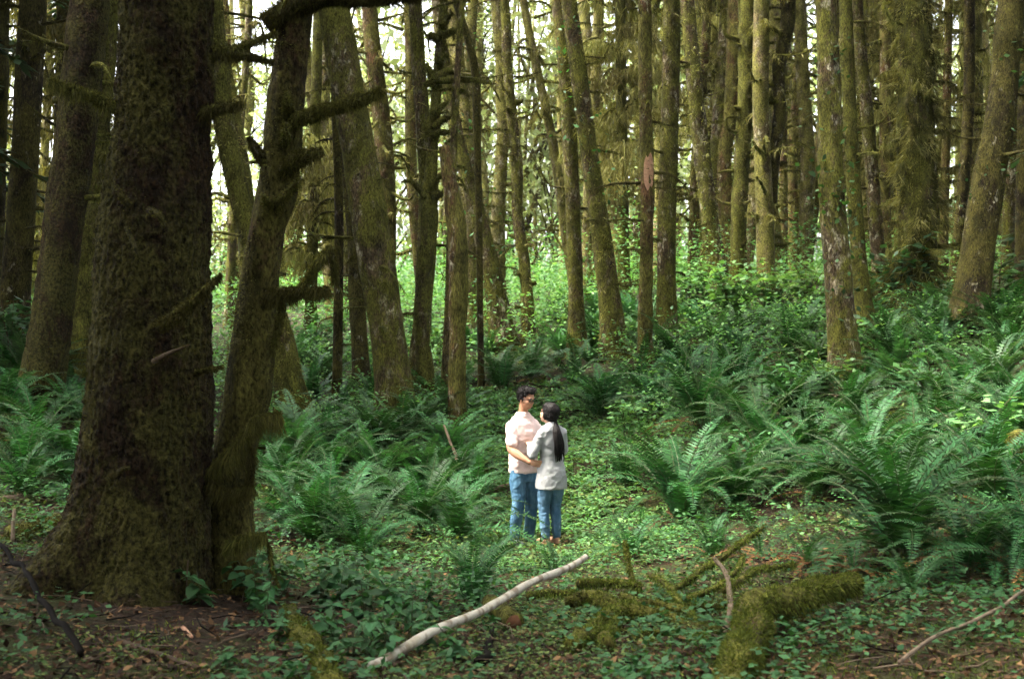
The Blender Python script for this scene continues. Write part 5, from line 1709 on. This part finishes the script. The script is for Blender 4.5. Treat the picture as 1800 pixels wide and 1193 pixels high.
def person(label, loc, rz, P):
    root = thing('person', label, 'person', loc, None, rz)
    s = P['s']
    Rh = rotz(P['head_yaw']) @ roty(P['head_pitch'])
    hc = np.array(P['head'])
    # body: one continuous skin
    mb = MB()
    head_shapes(mb, hc, Rh, s)
    limb(mb, [np.array(P['neck']) - [0, 0, .06], P['neck'], hc + Rh @ np.array([-.015, 0, -.06]) * s], np.array([.060, .054, .052]) * s)
    loft(mb, [(z, cx, cy, max(rx - .014, .02), max(ry - .014, .02)) for z, cx, cy, rx, ry in P['torso']])
    for sd, th in (('R', 1), ('L', -1)):
        A = P['arm' + sd]
        limb(mb, A[:3], np.array([.050, .040, .026]) * s * P.get('armw', 1))
        limb(mb, [A[1], np.array(A[1]) * .65 + np.array(A[2]) * .35, A[2]], np.array([.038, .040, .026]) * s * P.get('armw', 1))
        hand(mb, A[2], A[3], A[4], s * 1.02, th)
        Lg = P['leg' + sd]
        limb(mb, Lg, (np.array(P['legr']) - .014))
    ob('body', fuse(mb, 'body', M[P['skin']], .0062, 3), root)
    # face
    fb = MB()
    for y in (-1, 1):
        ell(fb, hc + Rh @ (np.array([.082, y * .031, .004]) * s), np.array([.010, .013, .007]) * s, Rh, 8)
    ob('eyes', fb.mesh('eyes', M['eye']), root)
    lb = MB()
    ell(lb, hc + Rh @ (np.array([.0945, 0, -.060]) * s), np.array([.005, .022, .0065]) * s, Rh, 8)
    ob('mouth', lb.mesh('mouth', M['lip']), root)
    eb = MB()
    for y in (-1, 1):
        ell(eb, hc + Rh @ (np.array([.092, y * .032, .026]) * s), np.array([.006, .020, .005]) * s, Rh, 8)
    ob('eyebrows', eb.mesh('eyebrows', M['hair']), root)
    # top
    tb = MB()
    loft(tb, P['torso'])
    for sd in 'RL':
        A = [np.array(a, float) for a in P['arm' + sd][:3]]
        if P['sleeve'] == 'short':
            mid = A[0] * .25 + A[1] * .75
            limb(tb, [A[0] + np.array([0, 0, .0]), A[0] * .5 + A[1] * .5, mid], [.058, .060, .060])
        else:
            cuff = A[1] * .25 + A[2] * .75
            limb(tb, [A[0], A[0] * .5 + A[1] * .5, A[1], A[1] * .5 + A[2] * .5, cuff], [.052, .050, .050, .048, .046])
    top = fuse(tb, P['top'][0], M[P['top'][1]], .0075, 5, P.get('fold', .014), (7, 7, 9), 3)
    o = ob(P['top'][0], top, root)
    o['label'] = P['top'][2]
    # jeans
    jb = MB()
    loft(jb, P['hips'])
    for sd in 'RL':
        limb(jb, P['leg' + sd], P['legr'])
    o = ob('jeans', fuse(jb, 'jeans', M[P['denim']], .0075, 4, .009, (8, 8, 14), 5), root)
    # shoes
    for sd in 'RL':
        an = np.array(P['leg' + sd][-1])
        sb = MB()
        ell(sb, an + [.055, 0, -.045], (.13 * s, .045 * s, .034), None, 12)
        ell(sb, an + [.0, 0, -.03], (.06 * s, .042 * s, .05), None, 12)
        ell(sb, an + [.055, 0, -.066], (.138 * s, .050 * s, .016), None, 12)
        ob('shoe', fuse(sb, 'shoe', M[P['shoe']], .008, 3), root)
    return root, hc, Rh, s

def strands(o, n, L, seed, droop, jit):
    me = o.data
    k = len(me.vertices)
    co = np.empty(k * 3, np.float32); no = np.empty(k * 3, np.float32)
    me.vertices.foreach_get('co', co); me.vertex_normals.foreach_get('vector', no)
    co = co.reshape(-1, 3); no = no.reshape(-1, 3)
    g = np.random.default_rng(seed)
    i = g.integers(0, k, n)
    i = i[(no[i][:, 2] > -.3)]
    fb = MB()
    fuzz(fb, co[i] - no[i] * .004, no[i], g.uniform(.5, 1.4, len(i)) * L, g, 0, .0022, droop, jit)
    f = ob('strands', fb.mesh('strands', M['hair'], False), o)
    f['kind'] = 'stuff'
MX, MY = .125, 14.2
man = dict(s=1.0, skin='skin_m', head=(.045, .0, 1.615), head_yaw=R(4), head_pitch=R(14), neck=(-.005, 0, 1.45),
           torso=[(.80, 0, 0, .125, .172), (.88, 0, 0, .124, .170), (1.0, 0, 0, .120, .165), (1.12, .005, 0, .124, .175), (1.24, .01, 0, .126, .190), (1.33, .0, 0, .112, .190), (1.39, -.01, 0, .088, .150), (1.435, -.008, 0, .066, .085), (1.462, -.005, 0, .060, .064)],
           armR=[(-.008, -.172, 1.325), (.085, -.275, 1.07), (.305, -.215, .945), (.93, .28, -.12), (.25, .75, .1)],
           armL=[(-.008, .172, 1.325), (.10, .28, 1.08), (.30, .20, .97), (.85, -.4, 0), (-.2, -.9, 0)],
           legR=[(0, -.085, .88), (.005, -.095, .70), (.03, -.105, .48), (.0, -.115, .28), (-.02, -.125, .085)],
           legL=[(0, .085, .88), (.02, .085, .70), (.055, .075, .48), (.05, .065, .28), (.03, .06, .085)],
           legr=[.074, .088, .070, .066, .058],
           hips=[(.70, 0, 0, .09, .14), (.77, 0, 0, .104, .145), (.82, 0, 0, .098, .14), (.90, 0, 0, .08, .12)],
           sleeve='short', top=('t_shirt', 'pink', 'pale pink short-sleeved T-shirt'), denim='denim_m', shoe='shoe_dark')
root_m, hc, Rh, s = person('person in pale pink T-shirt, jeans and glasses looking down at the other', (MX, MY, h1(MX, MY) + .01), R(-45), man)
hb = MB()
for o_, r_ in (((-.025, 0, .055), (.095, .082, .082)), ((.025, 0, .100), (.066, .062, .036)), ((.050, .012, .108), (.042, .046, .030)), ((-.055, 0, .02), (.055, .072, .075)), ((-.012, .070, .022), (.036, .014, .048)), ((-.012, -.070, .022), (.036, .014, .048))):
    ell(hb, hc + Rh @ np.array(o_), r_, Rh, 12)
hm = ob('hair', fuse(hb, 'hair', M['hair'], .006, 2, .012, (40, 40, 30), 2), root_m)
strands(hm, 2600, .022, 3, -.1, .5)
gb = MB()
for y in (-1, 1):
    th = np.linspace(0, 2 * np.pi, 21)
    ring = np.stack([np.full(21, .104), y * .034 + .026 * np.sign(np.cos(th)) * np.abs(np.cos(th)) ** .6, .004 + .019 * np.sign(np.sin(th)) * np.abs(np.sin(th)) ** .6], 1)
    add_tube(gb, hc + (Rh @ ring.T).T, .0028, 6, 0, None, False)
    arm_ = np.array([[.104, y * .060, .012], [.06, y * .080, .012], [-.01, y * .084, .008]])
    add_tube(gb, hc + (Rh @ arm_.T).T, .0026, 6, 0)
br = np.array([[.104, -.010, .010], [.107, 0, .013], [.104, .010, .010]])
add_tube(gb, hc + (Rh @ br.T).T, .0026, 6, 0)
gl = ob('glasses', gb.mesh('glasses', M['lens_frame']), root_m)
for y in (-1, 1):
    th = np.linspace(0, 2 * np.pi, 20, endpoint=False)
    V = np.stack([np.full(20, .104), y * .034 + .026 * np.sign(np.cos(th)) * np.abs(np.cos(th)) ** .6, .004 + .019 * np.sign(np.sin(th)) * np.abs(np.sin(th)) ** .6], 1)
    V = np.vstack([V, [[.104, y * .034, .004]]])
    lb = MB().add(hc + (Rh @ V.T).T, np.array([(20, i, (i + 1) % 20) for i in range(20)]))
    ob('lens', lb.mesh('lens', M['glass']), gl)

WX, WY = .425, 13.86
woman = dict(s=.93, skin='skin_w', head=(.035, .01, 1.405), head_yaw=R(26), head_pitch=R(-16), neck=(-.005, 0, 1.285), armw=.88,
             torso=[(.60, 0, 0, .142, .168), (.70, 0, 0, .138, .168), (.82, 0, 0, .122, .150), (.95, 0, 0, .100, .128), (1.06, .005, 0, .106, .138), (1.16, .01, 0, .108, .150), (1.225, 0, 0, .094, .152), (1.265, -.008, 0, .072, .115), (1.30, -.006, 0, .056, .064), (1.322, -.004, 0, .052, .056)],
             armR=[(-.008, -.134, 1.20), (.08, -.205, .99), (.26, -.10, 1.075), (.75, .45, .5), (.6, -.3, -.6)],
             armL=[(-.008, .134, 1.20), (.03, .215, .975), (.215, .125, 1.05), (.85, -.25, .42), (.6, -.3, -.6)],
             legR=[(0, -.072, .78), (0, -.072, .60), (.015, -.066, .42), (-.01, -.060, .24), (-.02, -.055, .08)],
             legL=[(0, .072, .78), (.005, .074, .60), (.03, .076, .42), (.01, .078, .24), (-.005, .075, .08)],
             legr=[.078, .080, .062, .056, .044],
             hips=[(.66, 0, 0, .095, .14), (.74, 0, 0, .10, .13), (.84, 0, 0, .08, .11), (.90, 0, 0, .07, .09)],
             sleeve='long', top=('cardigan', 'grey', 'light grey long-sleeved cardigan reaching the thighs'), denim='denim_w', shoe='shoe_tan', fold=.012)
root_w, hc, Rh, s = person('person in light grey cardigan and jeans with a long black ponytail', (WX, WY, h1(WX, WY) + .01), R(122), woman)
hb = MB()
for o_, r_ in (((-.022, 0, .046), (.106, .090, .096)), ((-.045, 0, -.005), (.080, .086, .085)), ((-.075, 0, -.045), (.045, .055, .055)), ((.02, .0, .085), (.072, .074, .045)), ((-.01, .072, -.005), (.045, .020, .060)), ((-.01, -.072, -.005), (.045, .020, .060))):
    ell(hb, hc + Rh @ (np.array(o_) * s), np.array(r_) * s, Rh, 12)
hr = ob('hair', fuse(hb, 'hair', M['hair'], .006, 4, .006, (30, 30, 16), 4), root_w)
pb = MB()
tie = hc + Rh @ (np.array([-.10, 0, -.055]) * s)
gw = np.random.default_rng(5)
for q in range(70):
    a, rr = gw.uniform(0, 6.28), gw.random() ** .5
    dx, dy = math.cos(a) * rr, math.sin(a) * rr
    L = gw.uniform(.34, .44)
    z0 = tie[2]
    pts = [tie + np.array([dx * .015, dy * .018, 0]), np.array([-.115 + dx * .030, dy * .042, z0 - L * .3]), np.array([-.135 + dx * .030, -.012 + dy * .055 + gw.normal() * .006, z0 - L * .65]), np.array([-.125 + dx * .022, -.02 + dy * .036 + gw.normal() * .012, z0 - L])]
    Pn = resample(np.array(pts), .03)
    add_tube(pb, Pn, np.interp(np.linspace(0, 1, len(Pn)), [0, .3, .75, 1], [.008, .010, .008, .002]), 6, 0)
ob('ponytail', pb.mesh('ponytail', M['hair']), hr)
strands(hr, 1500, .02, 4, 1.6, .5)

# ------------------------------------------------------------------ labels for the many: nearest landmark, side, order
LMK = [(62, 715, 'the reddish brown left spruce'), (222, 1020, 'the massive spruce'), (402, 1030, 'the moss-furred trunk'), (518, 755, 'the left-leaning trunk'), (697, 745, 'the stout leaning alder'),
       (742, 705, 'the dark forked trunk'), (803, 765, 'the broken reddish trunk'), (888, 615, 'the pale-splashed leaning trunk'), (932, 615, 'the slim burled trunk'), (1014, 610, 'the slimmer alder of the pair'),
       (1085, 632, 'the thicker alder of the pair'), (1133, 655, 'the scarred reddish trunk'), (1172, 615, 'the mottled alder'), (1268, 520, 'the curve-footed trunk'), (1300, 510, 'the knobbly moss-stubbed trunk'),
       (1348, 525, 'the dark crooked trunk'), (1488, 690, 'the big leafy alder'), (1552, 560, 'the lichen-spotted alder'), (1612, 565, 'the moss-draped conifer'), (1700, 590, 'the thick right-leaning trunk'),
       (1228, 755, 'the big arching fern'), (1195, 925, 'the tall upright fern'), (1585, 985, 'the largest fern'), (1790, 860, 'the mossy stump'), (965, 800, 'the couple')]
ORD = ['nearest', 'second nearest', 'third nearest', 'fourth nearest', 'fifth nearest', 'sixth nearest', 'seventh nearest', 'eighth nearest', 'ninth nearest', 'tenth nearest', 'eleventh nearest', 'twelfth nearest', 'thirteenth nearest', 'fourteenth nearest', 'fifteenth nearest', 'sixteenth nearest', 'seventeenth nearest', 'eighteenth nearest', 'nineteenth nearest', 'twentieth nearest', 'third outermost', 'second outermost', 'outermost']
def relabel(items, word, flat=False):
    by = {}
    for o, x, row in items:
        best = min(LMK, key=lambda l: (l[0] - x) ** 2 + (0 if flat else ((l[1] - row) * 1.6) ** 2))
        dx, dy = x - best[0], 0 if flat else row - best[1]
        if flat or abs(dx) > abs(dy) * 1.2:
            side = 'right of' if dx > 0 else 'left of'
        else:
            side = 'in front of' if dy > 0 else 'behind'
        by.setdefault((side, best[2]), []).append((dx * dx + dy * dy, o))
    for (side, name), v in by.items():
        v.sort(key=lambda t: t[0])
        for q, (_d, o) in enumerate(v):
            if len(v) == 1:
                o['label'] = f'{word} {side} {name}'
            else:
                o['label'] = f'{word} {side} {name}, {ORD[q if q < 20 else 22 - (len(v) - 1 - q)]}'
relabel(FILLED, 'sword fern')
relabel(EXTRA, 'broad-leaved plant')
relabel(FAR_T, 'thin distant trunk', True)
relabel(FAR_Y, 'young leafy tree seen', True)

# ------------------------------------------------------------------ humid air between the trunks
def haze():
    mb = MB()
    x0, x1, y0, y1, z0, z1 = -420, 420, -60, 520, -3.0, 60.0
    V = np.array([(x, y, z) for z in (z0, z1) for y in (y0, y1) for x in (x0, x1)], float)
    F = np.array([(0, 2, 3, 1), (4, 5, 7, 6), (0, 1, 5, 4), (2, 6, 7, 3), (0, 4, 6, 2), (1, 3, 7, 5)])
    t = NT('forest_air')
    v = t.n('ShaderNodeVolumePrincipled', {'Color': (.92, .95, .86, 1), 'Density': HAZE, 'Anisotropy': .3})
    t.t.links.new(v.outputs[0], t.out.inputs['Volume'])
    o = ob('haze', mb.add(V, F).mesh('haze', t.m, False))
    tag(o, 'thin pale humid air brightening the far woods', 'haze', kind='stuff')
HAZE = .00015
haze()
